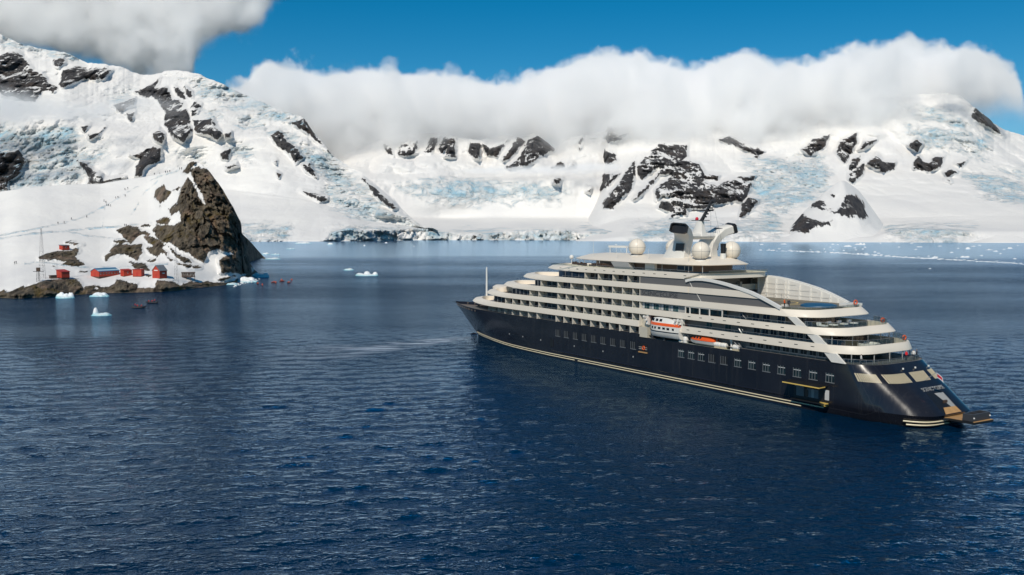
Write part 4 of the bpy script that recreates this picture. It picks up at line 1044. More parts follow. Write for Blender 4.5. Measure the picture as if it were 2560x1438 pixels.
# inner walls of the recess with the boats
b = MB(); b.box(54.0, 66.2, 7.3, 7.5, 8.7, 13.8); b.box(36.5, 54.0, 7.3, 7.5, 8.7, 10.9); b.build('recess_wall', M['grey'], ship)
b = MB(); b.box(RX0, RX1, 7.4, 9.62, 8.56, 8.69); b.build('boat_deck', M['ledge'], ship)
b = MB(); b.box(63.3, 65.8, 8.9, 9.9, 8.69, 10.95); b.prism([(63.3, 10.97), (65.8, 10.97), (65.8, 12.3), (64.6, 13.78), (63.3, 13.78)], 'y', 8.6, 9.2); b.build('boat_housing', M['hous'], ship)
for x in (61.8, 58.0):
    b = MB(); b.box(x - .28, x + .28, 7.6, 9.8, 8.5, 9.4); b.build('boat_cradle', M['dark_steel'], ship)
def davit(x):
    b = MB(); b.obox((x, 9.6, 12.6), (.3, 0, 0), (0, .35, .1), (0, -.1, 1.0)); b.obox((x, 10.4, 13.35), (.22, 0, 0), (0, .6, .12), (0, -.05, .22)); b.lathe([(.01, -.3), (.3, -.25), (.3, .25), (.01, .3)], (x, 10.2, 12.8), 8)
    b.tube([(x, 10.75, 13.3), (x, 10.75, 12.3)], .05, 4); b.build('davit', M['trim_white'], ship)
davit(63.3); davit(53.7); davit(52.6)
for x in (51.6, 43.4):
    b = MB(); b.obox((x, 8.9, 9.8), (.12, 0, 0), (0, .12, 0), (0, 0, 1.1)); b.obox((x, 9.3, 10.75), (.1, 0, 0), (0, .5, 0), (0, 0, .1)); b.build('davit', M['light_grey'], ship)
b = MB(); b.lathe([(.28, 0), (.2, .4), (.2, 1.5), (.32, 1.7), (.3, 2.1), (.01, 2.15)], (39.3, 9.0, 8.69), 12); b.build('crane_post', M['trim_white'], ship)
# open stairs between decks
def stair(x0, z0, x1, z1, y=9.0, w=.9):
    b = MB(); d = Vector((x1 - x0, 0, z1 - z0)); n_ = 10
    for yy in (y - w / 2, y + w / 2):
        b.tube([(x0, yy, z0), (x1, yy, z1)], .07, 4); b.tube([(x0, yy, z0 + .9), (x1, yy, z1 + .9)], .03, 4)
        for i in range(4): p = Vector((x0, yy, z0)) + d * (i / 3); b.tube([p, p + Vector((0, 0, .9))], .025, 4)
    for i in range(n_): p = Vector((x0, y, z0)) + d * ((i + .5) / n_); b.box(p.x - .12, p.x + .12, y - w / 2, y + w / 2, p.z - .02, p.z + .02)
    b.build('stair', M['rail'], ship)
stair(36.2, 8.75, 38.6, 10.9, 9.1); stair(36.0, 12.0, 37.6, 13.8, 9.0); stair(34.8, 14.8, 36.8, 16.5, 9.0)
for x in (42.6, 40.9, 38.3):
    b = MB()
    for k in (-.25, .25): b.tube([(x + k, 8.6, 9.4), (x + k + .5, 8.4, 10.9)], .03, 4)
    for k in range(4): z = 9.6 + k * .35; b.tube([(x - .2 + k * .11, 8.58, z), (x + .35 + k * .11, 8.58, z)], .025, 4)
    b.build('ladder', M['rail'], ship)
# scupper slots
def scuppers(xs_, z, y=10.06):
    for x in xs_:
        b = MB(); b.box(x - .38, x + .38, y - .03, y + .012, z - .05, z + .05); b.build('scupper', M['black'], ship)
scuppers(np.concatenate([np.arange(95.5, 55, -3.45), [51.6]]), 22.85, 10.05); scuppers([50.2, 46.9, 43.6, 40.3, 36.6, 33.0, 29.4, 25.8], 14.45); scuppers([50.5, 47.2, 43.9, 40.7, 37.1, 33.4, 29.9, 26.2, 22.6, 18.9], 11.65)
# dark open aft decks: posts, tables, benches
for z, z2, xs_ in ((9.32, 10.9, (11.5, 10.0)), (12.28, 13.8, (15.5, 14.5))):
    for i, y in enumerate((8.3, 4.4, .4, -3.6, -7.4)):
        b = MB(); b.tube([(float(np.interp(abs(y), [0, 6, 9], [xs_[1], xs_[1] + .4, xs_[0] + 1])), y, z - .3), (float(np.interp(abs(y), [0, 6, 9], [xs_[1], xs_[1] + .4, xs_[0] + 1])), y, z2)], .09, 6); b.build('deck_post', M['light_grey'], ship)
def aft_glazing(aft, z0, z1, half=8.0, mat='glass'):
    f = MB(); P = [(aft + 3.5 * abs(t) ** 6, half * t) for t in np.sin(np.linspace(-1.5, 1.5, 19))]
    for a, c in zip(P[:-1], P[1:]):
        q = lambda t: (a[0] + (c[0] - a[0]) * t - .06, a[1] + (c[1] - a[1]) * t); p0, p1 = q(.06), q(.94)
        f.add([(*p0, z0), (*p1, z0), (*p1, z1), (*p0, z1)], [(0, 1, 2, 3)])
    f.build('aft_glazing', M[mat], ship)
aft_glazing(15.5, 9.4, 10.85, mat='black'); aft_glazing(18.5, 11.3, 13.6); aft_glazing(25.0, 14.2, 16.4, mat='blue_glass')
b = MB(); b.lathe([(1.9, -.3), (2.0, .35), (1.85, .4), (1.8, .1), (.01, .1)], (13.6, 1.5, 11.9), 20); b.build('hot_tub', M['warm_white'], ship)
for k, y in enumerate((6.2, 3.4, .5, -2.4)):
    b = MB(); b.box(19.0, 20.8, y - .45, y + .45, 15.0, 15.22); b.box(20.5, 20.9, y - .45, y + .45, 15.2, 15.65); b.build('sun_lounger', M['white_fabric'], ship)
b = MB(); b.box(15.2, 15.6, -1.5, 6.5, 11.2, 12.5); b.build('bar_counter', M['brown'], ship)

# ---- top house, roof, radomes, funnels, mast
deck_wall(23.4, 24.95, 92, 52.5, 6.6, 10, 2, 'brown', name='top_house')
glass_bay(57.5, 52.8, 23.6, 24.8, 6.75, 2, 'blue_glass', 'light_grey')
b = MB(); b.prism([(76.6, 23.4), (71.2, 23.4), (72.0, 24.9), (78.2, 24.9)], 'y', 6.6, 8.2); b.build('roof_support', M['light_grey'], ship)
b = MB(); b.box(64.0, 67.2, 6.5, 7.3, 23.4, 24.9); b.build('roof_support', M['warm_white'], ship)
for x, y in ((94.5, 5), (91, 6), (83.5, 7.3), (61.5, 7.4), (53.5, 7.2), (50.2, 6.4), (49.8, -6)):
    b = MB(); b.tube([(x, y, 23.4), (x, y, 25)], .09, 6); b.build('deck_post', M['light_grey'], ship)
ro = [outline(101.5, 48.9, 8.5, 38, 4.5, p=1.75), outline(101.6, 48.6, 8.6, 38, 4.5, p=1.75), outline(100.6, 49.2, 8.0, 37, 4.2, p=1.75), outline(96, 51, 5.6, 33, 3, p=1.75), outline(90, 54, 2.6, 28, 1.5, p=1.75)]
b = MB(); b.loft([ring(ro[0], 24.88), ring(ro[1], 25.02), ring(ro[2], 25.3), ring(ro[3], 26.2), ring(ro[4], 26.62)], closed=True, cap=True); b.build('sun_roof', M['white'], ship, smooth=True)
def radome(x, y, z, r):
    b = MB(); b.lathe([(.75 * r, -.1), (.72 * r, .25), (.62 * r, .3), (.62 * r, .55), (.01, .56)], (x, y, z), 20); base = b.build('radome', M['warm_white'], ship, smooth=True)
    b = MB(); b.lathe([(.66 * r, .3), (.66 * r, .5)], (x, y, z), 20); b.build('collar', M['dark_steel'], base)
    prof = [(r * math.cos(a), r * math.sin(a)) for a in np.linspace(-.95, math.pi / 2 - .02, 16)]
    zc = z + .5 + r * math.sin(.95)
    b = MB(); b.lathe([(p, q) for p, q in prof], (x, y, zc), 32); b.build('dome', M['white'], base, smooth='all')
    s_ = MB()
    for k in range(6):
        a0 = k * math.pi / 3 + .35
        s_.tube([(x + (p + .012) * math.cos(a0), y + (p + .012) * math.sin(a0), zc + q) for p, q in prof], .03, 3, cap=False)
    s_.tube([(x + (r + .01) * math.cos(a), y + (r + .01) * math.sin(a), zc - .02) for a in np.linspace(0, 2 * math.pi, 33)], .03, 3, cap=False)
    s_.build('seam', M['light_grey'], base)
radome(74.6, 3.3, 26.15, 1.98); radome(70.6, -4.6, 26.1, 1.98); radome(52.6, 4.6, 25.75, 1.98); radome(52.5, -4.4, 25.75, 1.98)
# funnel legs with dark mouths
def rrect(c, u, v, a, b_, k=.28):
    c, u, v = Vector(c), Vector(u), Vector(v); P = []
    for sx, sy in ((1, 1), (-1, 1), (-1, -1), (1, -1)):
        q = [(sx * a, sy * b_ * (1 - k)), (sx * a * (1 - k), sy * b_)]
        if sx * sy < 0: q.reverse()
        P += [c + u * x + v * y for x, y in q]
    return P
for s in (1, -1):
    b = MB()
    path = [((60.6, s * 4.0, 26.0), 3.4, 1.6), ((59.6, s * 4.0, 28.4), 2.5, 1.15), ((58.6, s * 4.0, 29.8), 2.1, 1.1), ((57.8, s * 4.6, 31.0), 2.0, 1.1), ((56.9, s * 5.8, 32.0), 1.9, 1.0), ((56.0, s * 7.6, 32.6), 1.9, .95)]
    dirs = [(0, 0, 1), (-.2, 0, 1), (-.25, s * .1, 1), (-.3, s * .5, .85), (-.3, s * 1, .5), (-.3, s * 1, .3)]
    rs = []
    for (c, a, w), dn in zip(path, dirs):
        dn = Vector(dn).normalized(); u_ = Vector((1, 0, 0)); u_ = (u_ - dn * u_.dot(dn)).normalized(); v_ = dn.cross(u_) * s
        rs.append(rrect(c, u_, v_, a, w))
    b.loft(rs, closed=True, cap=True); fn = b.build('funnel', M['warm_white'], ship, smooth=True)
    b = MB(); c = Vector((56.0, s * 7.6, 32.6)); dn = Vector((-.3, s * 1, .3)).normalized(); u_ = (Vector((1, 0, 0)) - dn * dn.x).normalized(); v_ = dn.cross(u_) * s
    b.loft([rrect(c - dn * .25, u_, v_, 1.96, 1.02), rrect(c + dn * .55, u_, v_, 2.05, 1.1), rrect(c + dn * .55, u_, v_, 1.75, .85), rrect(c + dn * .08, u_, v_, 1.75, .85)], closed=True, cap=True); b.build('mouth', M['black'], fn)
    b = MB(); b.obox((58.4, s * 5.18, 28.6), (1.25, 0, 0), (0, .06 * s, 0), (-.15, 0, .8)); b.build('grille', M['dark_steel'], fn)
    b = MB(); b.obox((56.9, s * 6.2, 33.0), (1.3, 0, 0), (-.1, 1.3 * s, .42), (0, 0, .07)); b.build('solar_panel', M['blue_glass'], fn)
b = MB(); b.loft([[(57.2 + .9 * math.cos(a), y, 31.0 + .75 * math.sin(a)) for a in np.linspace(0, 2 * math.pi, 13)[:-1]] for y in np.linspace(-4.8, 4.8, 5)], closed=True, cap=True); b.build('funnel_bridge', M['warm_white'], ship, smooth=True)
b = MB(); b.loft([rrect((58.1, 0, 30.9), (1, 0, 0), (0, 1, 0), 2.0, 1.1), rrect((57.8, 0, 32.4), (1, 0, 0), (0, 1, 0), 1.2, .7), rrect((57.6, 0, 34.2), (1, 0, 0), (0, 1, 0), .8, .5)], closed=True, cap=True); ms = b.build('mast', M['warm_white'], ship, smooth=True)
b = MB(); b.tube([(57.4, 0, 34.0), (54.0, 0, 38.7)], [.42, .26], 6); b.box(55.2, 59.8, -.5, .5, 34.3, 34.45); b.build('mast_pole', M['dark_steel'], ms)
b = MB(); b.tube([(60.2, 0, 36.55), (53.6, 0, 36.6)], .13, 5); b.tube([(55.9, -2.2, 36.5), (55.9, 2.2, 36.5)], .12, 5); b.tube([(57.0, 0, 38.5), (53.0, 0, 38.45)], .09, 5); b.tube([(54.6, -1.4, 38.3), (54.6, 1.4, 38.3)], .08, 5)
for x, z in ((59.6, 36.6), (58.6, 36.6), (53.9, 36.7), (56.6, 38.5), (53.4, 38.5)): b.tube([(x, 0, z), (x, 0, z + .8)], .07, 4)
for k in range(5): b.box(56.0 - k * .5, 56.6 - k * .5, -.45, .45, 35.0 + k * .62, 35.3 + k * .62)
b.build('crossbar', M['dark_steel'], ms)
b = MB(); b.lathe([(.35, 0), (.38, .3), (.25, .6), (.01, .65)], (58.6, 0, 34.45), 8); b.build('beacon', M['red'], ms)
b = MB(); b.tube([(54.2, .3, 38.4), (52.6, 1.6, 26.4)], .025, 3); b.tube([(54.2, -.3, 38.4), (51.6, -1.6, 26.4)], .025, 3); b.build('stay', M['dark_steel'], ms)
b = MB(); b.lathe([(.7, 0), (.62, 1.6), (.01, 1.62)], (51.8, -1.2, 25.7), 12); ex = b.build('exhaust_stack', M['warm_white'], ship)
b = MB(); b.lathe([(.52, 1.6), (.62, 3.6), (.68, 3.65), (.6, 3.7), (.01, 3.5)], (51.8, -1.2, 25.7), 12); b.build('stack_pipe', M['black'], ex)
b = MB(); b.tube([(90.4, -1.5, 25.4), (90.4, -1.5, 28.0)], .1, 6); b.tube([(84.0, -1.5, 26.2), (84.0, -1.5, 28.0)], .1, 6); rb = b.build('radar_post', M['trim_white'], ship)
b = MB(); b.obox((87.3, -1.5, 28.1), (3.4, 0, -.02), (0, .28, 0), (0, 0, .26)); b.build('radar_bar', M['trim_white'], rb)
for x, y, h in ((89.8, 4.2, 4.2), (78.4, 6.3, 3.4), (66.8, 6.6, 2.6), (53.6, 7.2, 3.0), (82, 2, 2)):
    b = MB(); b.tube([(x, y, 25.3), (x, y, 25.6)], .16, 6); b.tube([(x, y, 25.5), (x + .05, y, 25.6 + h)], [.045, .02], 4); b.build('whip_aerial', M['trim_white'], ship)
b = MB(); b.lathe([(.01, -.55), (.5, -.3), (.55, .1), (.35, .45), (.01, .55)], (99.6, 3.6, 25.3), 14); b.tube([(99.6, 3.6, 23.4), (99.6, 3.6, 24.9)], .08, 5); b.build('satellite_dome', M['trim_white'], ship, smooth=True)
b = MB()
for i in range(22):
    x = 97 - i * .85 + random.uniform(-.2, .2); y = 8.6 - max(0, (x - 88)) * .35 + random.uniform(-.5, .2); h = random.uniform(.35, .8)
    b.obox((x, y, 23.6 + h / 2), (random.uniform(.15, .35), 0, 0), (0, random.uniform(.15, .3), 0), (random.uniform(-.1, .1), 0, h / 2))
b.build('deck_furniture', M['brown'], ship)
b = MB(); b.tube([(147, 0, 12.0), (147, 0, 20.9)], [.3, .17], 8)
for k in range(16): b.box(147.1, 147.5, -.2, .2, 12.6 + k * .5, 12.65 + k * .5)
b.build('foremast', M['trim_white'], ship)
b = MB(); b.tube([(1.6, 2.9, 7.3), (0.2, 1.6, 8.9)], .05, 5); b.build('flagstaff', M['rail'], ship)

# ------------------------------------------------------------------ boats and gear carried by the ship (things of their own)
def ship_thing(name, x, y, z, label, cat, group=None, rz=0.0):
    return tag(empty(name, on_ship(x, y, z), SRZ + rz), label, cat, group)
def boat_rings(L, B, zk, zg, n=15, stern=.85, full=.55):
    """hull sections of a small boat: bow at +L/2; returns list of half sections (x, [(y,z)...])"""
    out = []
    for i in range(n):
        t = i / (n - 1); x = -L / 2 + L * t
        w = B / 2 * (stern + (1 - stern) * min(1, t * 4)) * (1 - max(0, (t - full) / (1 - full)) ** 2.4)
        zb = zk + (zg - zk) * .75 * max(0, (t - .72) / .28) ** 2 + .1 * max(0, .2 - t)
        out.append((x, max(w, .03), zb))
    return out
def sections(rs, prof):
    return [[(x, s * w * a, zb + h) for s, a, h in prof(w, zb)] for x, w, zb in rs]
# tender in its davits
tn = ship_thing('lifeboat', 58.0, 8.95, 9.15, 'white covered lifeboat with orange stripe hanging in its davits', 'lifeboat')
rs = boat_rings(10.6, 3.9, 0, 1.5)
b = MB(); b.loft([[(x, w, 1.5 + .25 * max(0, x - 3) * .3), (x, w * .96, max(zb, .95)), (x, w * .72, max(zb, .3)), (x, w * .25, zb + .02), (x, -w * .25, zb + .02), (x, -w * .72, max(zb, .3)), (x, -w * .96, max(zb, .95)), (x, -w, 1.5 + .25 * max(0, x - 3) * .3)] for x, w, zb in rs], closed=True, cap=True)
b.build('hull', M['warm_white'], tn, smooth=True)
b = MB(); b.tube([(x, w + .03, 1.52 + .075 * max(0, x - 3)) for x, w, zb in rs], .09, 6); b.build('rubber_fender', M['black'], tn)
b = MB(); b.loft([[(x, w * .99, 1.5), (x, w * .97, 2.75), (x, -w * .97, 2.75), (x, -w * .99, 1.5)] for x, w, zb in rs if x < 5], closed=True, cap=True); b.build('cabin', M['warm_white'], tn, smooth=True)
b = MB(); b.loft([[(x, w * .985, 2.75), (x, w * .86, 3.32), (x, -w * .86, 3.32), (x, -w * .985, 2.75)] for x, w, zb in rs if x < 4.9], closed=True, cap=True); b.build('roof_stripe', M['orange'], tn, smooth=True)
b = MB(); b.loft([[(x, w * .84, 3.32), (x, w * .62, 3.32 + h), (x, -w * .62, 3.32 + h), (x, -w * .84, 3.32)] for (x, w, zb), h in zip([r for r in rs if -4.6 < r[0] < 4.4], [.12, .45, .75, .95, 1.05, 1.1, 1.1, 1.1, 1.1, 1.05, .95, .5])], closed=True, cap=True); b.build('wheelhouse', M['trim_white'], tn, smooth=True)
for x in (-3.6, -2.3, -1.0, .4, 1.6, 2.7):
    b = MB(); w = float(np.interp(x, [r[0] for r in rs], [r[1] for r in rs])) * .98; b.box(x - .4, x + .4, w - .1, w + .015, 1.98, 2.45); b.build('window', M['glass'], tn)
for x in (.4, 1.6, 2.9):
    b = MB(); w = float(np.interp(x, [r[0] for r in rs], [r[1] for r in rs])); b.obox((x, w * .735, 3.86), (.4, 0, 0), (0, w * .06, -.26), (0, .02, .01)); b.build('window', M['glass'], tn)
# orange rescue boat
rb_ = ship_thing('rescue_boat', 47.2, 8.75, 8.75, 'orange topped rescue boat with white hull stowed on the boat deck', 'lifeboat')
rs = boat_rings(7.6, 2.6, 0, 1.0)
b = MB(); b.loft([[(x, w, 1.05), (x, w * .8, max(zb, .4)), (x, w * .2, zb + .02), (x, -w * .2, zb + .02), (x, -w * .8, max(zb, .4)), (x, -w, 1.05)] for x, w, zb in rs], closed=True, cap=True); b.build('hull', M['warm_white'], rb_, smooth=True)
b = MB(); b.loft([[(x, w * 1.02, 1.03), (x, w * 1.0, 1.2), (x, w * .6, 1.2 + h), (x, -w * .6, 1.2 + h), (x, -w * 1.0, 1.2), (x, -w * 1.02, 1.03)] for (x, w, zb), h in zip(rs, [.25, .5, .65, .7, .72, .72, .72, .72, .7, .66, .58, .45, .3, .16, .03])], closed=True, cap=True); b.build('canopy', M['orange'], rb_, smooth=True)
for x in (-.1, .75, 1.6):
    b = MB(); w = float(np.interp(x, [r[0] for r in rs], [r[1] for r in rs])); b.obox((x, w * .82, 1.56), (.25, 0, 0), (0, w * .1, -.16), (0, .03, .02)); b.build('window', M['glass'], rb_)
# life raft canisters
def canister(x, upright):
    c = ship_thing('life_raft_canister', x, 9.2, 8.69, 'white drum shaped life raft canister %s' % ('standing on end between the two lifeboats' if upright else 'lying in its cradle aft of the orange rescue boat'), 'canister', 'upright life raft drums' if upright else 'life raft drums in cradles')
    b = MB()
    if upright: b.lathe([(.01, 0), (.5, .06), (.56, .25), (.56, .62), (.6, .66), (.6, .74), (.56, .78), (.56, 1.15), (.45, 1.34), (.01, 1.4)], (0, 0, 0), 16)
    else:
        prof = [(.01, -.78), (.38, -.74), (.5, -.6), (.5, -.06), (.54, -.04), (.54, .04), (.5, .06), (.5, .6), (.38, .74), (.01, .78)]
        b.loft([[(q, r * math.cos(a), .68 + r * math.sin(a)) for a in np.linspace(0, 2 * math.pi, 17)[:-1]] for r, q in prof], closed=True, cap=True)
    b.build('drum', M['trim_white'], c, smooth=True)
    if not upright:
        b = MB(); b.box(-.7, .7, -.45, .45, 0, .32); b.build('cradle', M['gold'], c)
canister(53.3, True); canister(52.0, True); canister(42.7, False); canister(41.1, False); canister(37.8, False)
# life rings on the aft rails
def ring_buoy(x, y, z, label, rz=0.0):
    b = MB(); R0, r0 = .38, .11
    b.loft([[((R0 + r0 * math.cos(a)) * math.cos(t), r0 * math.sin(a), (R0 + r0 * math.cos(a)) * math.sin(t)) for a in np.linspace(0, 2 * math.pi, 9)[:-1]] for t in np.linspace(0, 2 * math.pi, 21)], closed=True)
    o = b.build('life_ring', M['orange'], None, smooth='all', loc=on_ship(x, y, z), rz=SRZ + rz)
    tag(o, label, 'life ring')
ring_buoy(11.3, -5.6, 13.0, 'orange life ring on the stern rail of the hot tub deck', R(80)); ring_buoy(21.6, -5.4, 18.7, 'orange life ring beside the blue pool cover', R(80)); ring_buoy(15.6, -5.3, 15.8, 'orange life ring on the stern rail of the sun lounger deck', R(80))
ring_buoy(64.5, 9.85, 6.3, 'orange life ring hanging in the open pilot door', 0)
# ensign
b = MB(); g = []
for i in range(9):
    for j in range(6):
        u_, v_ = i / 8, j / 5
        g.append((.25 * math.sin(u_ * 5) * u_ , -1.55 * u_ - .25 * v_, -.95 * v_ * (1 - .1 * u_) - 1.05 * u_ * u_))
fc = [(i * 6 + j, i * 6 + j + 1, (i + 1) * 6 + j + 1, (i + 1) * 6 + j) for i in range(8) for j in range(5)]
for k, f in enumerate(fc): b.add([], [])
b.v = g; b.f = fc; b.m = [1 if (i in (0, 7) or j in (0, 4)) else 0 for i in range(8) for j in range(5)]
fl = b.build('flag', [M['red'], M['white_fabric']], None, smooth='all', loc=on_ship(.3, 1.75, 8.7), rz=SRZ)
tag(fl, 'red flag with white edging flying from the stern staff', 'flag')
b = MB(); b.tube([(0, 0, 0), (.02, 0, .02)], .02, 4)

# ------------------------------------------------------------------ people
def fabric(name, col): return paint(name, col, 0.8, 0.12, 6.0)
M['jk_red'] = fabric('jacket_red', (0.78, 0.015, 0.025)); M['jk_orange'] = fabric('vest_orange', (0.85, 0.12, 0.02)); M['jk_dark'] = fabric('jacket_dark', (0.03, 0.035, 0.05))
M['jk_white'] = fabric('robe_white', (0.75, 0.73, 0.70)); M['trousers'] = fabric('trousers_dark', (0.02, 0.022, 0.028)); M['skin'] = fabric('skin', (0.52, 0.31, 0.22)); M['hair'] = fabric('hair_dark', (0.03, 0.02, 0.015))
def person_mesh(pose, jacket):
    """one skinned body; poses: stand, walk, sit"""
    J = {'pel': (0, 0, .95), 'waist': (0, 0, 1.12), 'chest': (0, .01, 1.36), 'neck': (0, .0, 1.50), 'head': (0, .02, 1.62), 'top': (0, .015, 1.74)}
    rad = {'pel': .155, 'waist': .145, 'chest': .165, 'neck': .062, 'head': .098, 'top': .06}
    for s, n in ((-1, 'l'), (1, 'r')):
        st = {'stand': 0, 'walk': s * .20, 'sit': 0}[pose]
        if pose == 'sit':
            J.update({n + 'hip': (s * .10, 0, .92), n + 'knee': (s * .14, .42, .95), n + 'ank': (s * .14, .50, .52), n + 'toe': (s * .15, .66, .48)})
        else:
            J.update({n + 'hip': (s * .10, 0, .90), n + 'knee': (s * .11, st * .5 + .02, .50), n + 'ank': (s * .11, st, .09 if st >= 0 else .13), n + 'toe': (s * .13, st + .16, .045)})
        J.update({n + 'sho': (s * .19, 0, 1.42), n + 'elb': (s * .27, -st * .5 + .02, 1.15), n + 'wri': (s * .27, -st * .4 + (.24 if pose == 'sit' else .10), .95 if pose != 'sit' else 1.08), n + 'han': (s * .26, -st * .4 + (.33 if pose == 'sit' else .14), .86 if pose != 'sit' else 1.06)})
        rad.update({n + 'hip': .105, n + 'knee': .07, n + 'ank': .055, n + 'toe': .045, n + 'sho': .085, n + 'elb': .062, n + 'wri': .045, n + 'han': .045})
    E_ = [('pel', 'waist'), ('waist', 'chest'), ('chest', 'neck'), ('neck', 'head'), ('head', 'top')]
    for n in 'lr': E_ += [('pel', n + 'hip'), (n + 'hip', n + 'knee'), (n + 'knee', n + 'ank'), (n + 'ank', n + 'toe'), ('chest', n + 'sho'), (n + 'sho', n + 'elb'), (n + 'elb', n + 'wri'), (n + 'wri', n + 'han')]
    K = list(J); me = bpy.data.meshes.new('person'); me.from_pydata([J[k] for k in K], [(K.index(a), K.index(c)) for a, c in E_], [])
    ob = bpy.data.objects.new('person', me); COL.objects.link(ob)
    ob.modifiers.new('skin', 'SKIN'); sd_ = ob.modifiers.new('sub', 'SUBSURF'); sd_.levels = 1; sd_.render_levels = 1
    for k, v in zip(K, me.skin_vertices[0].data): v.radius = (rad[k], rad[k]); v.use_root = (k == 'pel')
    bpy.context.view_layer.update()
    out = bpy.data.meshes.new_from_object(ob.evaluated_get(bpy.context.evaluated_depsgraph_get()))
    bpy.data.objects.remove(ob)
    out.materials.clear()
    for m in (jacket, M['trousers'], M['skin'], M['hair']): out.materials.append(m)
    for p in out.polygons:
        z, y = p.center.z, p.center.y
        p.material_index = 3 if z > 1.66 or (z > 1.56 and y < 0) else 2 if z > 1.50 else 1 if (z < .93 if pose != 'sit' else z < 1.0) else 0
        p.use_smooth = True
    if pose == 'sit':
        for v in out.vertices: v.co.z -= .82
    return out
PM = {}
def person(pose, jk, loc, rz, label, group=None, tilt=0.0):
    k = (pose, jk)
    if k not in PM: PM[k] = person_mesh(pose, M[jk])
    o = link('person', PM[k], None, loc, rz)
    return tag(o, label, 'person', group)
person('stand', 'jk_orange', on_ship(26.9, 8.3, 17.9), SRZ + 2, 'person in a bright orange vest standing at the edge of the helideck')
person('stand', 'jk_dark', on_ship(25.9, 8.3, 17.9), SRZ + 1, 'person in dark clothes beside the one in orange on the helideck')
person('stand', 'jk_white', on_ship(10.6, 7.6, 9.34), SRZ + 2.5, 'person in a white robe at the rail of the lowest aft deck')
person('stand', 'jk_red', on_ship(9.2, -3.2, 9.34), SRZ + 1.5, 'person in red on the lowest aft deck under the canopy')
person('stand', 'jk_dark', on_ship(9.4, -6.6, 9.34), SRZ - 1, 'person in dark clothes at the far corner of the lowest aft deck')
person('walk', 'jk_white', on_ship(9.1, -5.2, 9.34), SRZ + .5, 'person in pale clothes walking on the lowest aft deck')
person('stand', 'jk_red', on_ship(89.0, 8.6, 9.3), SRZ + 1.5, 'person in a red jacket standing on a lower balcony')

# ------------------------------------------------------------------ where things stand on the headland
def bvh_of(*obs):
    V_, F_ = [], []
    for o in obs:
        b0 = len(V_); V_ += [v.co.copy() for v in o.data.vertices]; F_ += [tuple(i + b0 for i in p.vertices) for p in o.data.polygons]
    return BVHTree.FromPolygons(V_, F_)
TERR = bvh_of(headland)
def spot(px, py):
    r = ray(px, py)
    h = TERR.ray_cast(Vector((0, 0, H)), Vector(r).normalized())
    return h[0] if h[0] is not None else on_water(px, py)
def ground_z(x, y, z0=200):
    h = TERR.ray_cast(Vector((x, y, z0)), Vector((0, 0, -1)))
    return h[0].z if h[0] is not None else 0.0

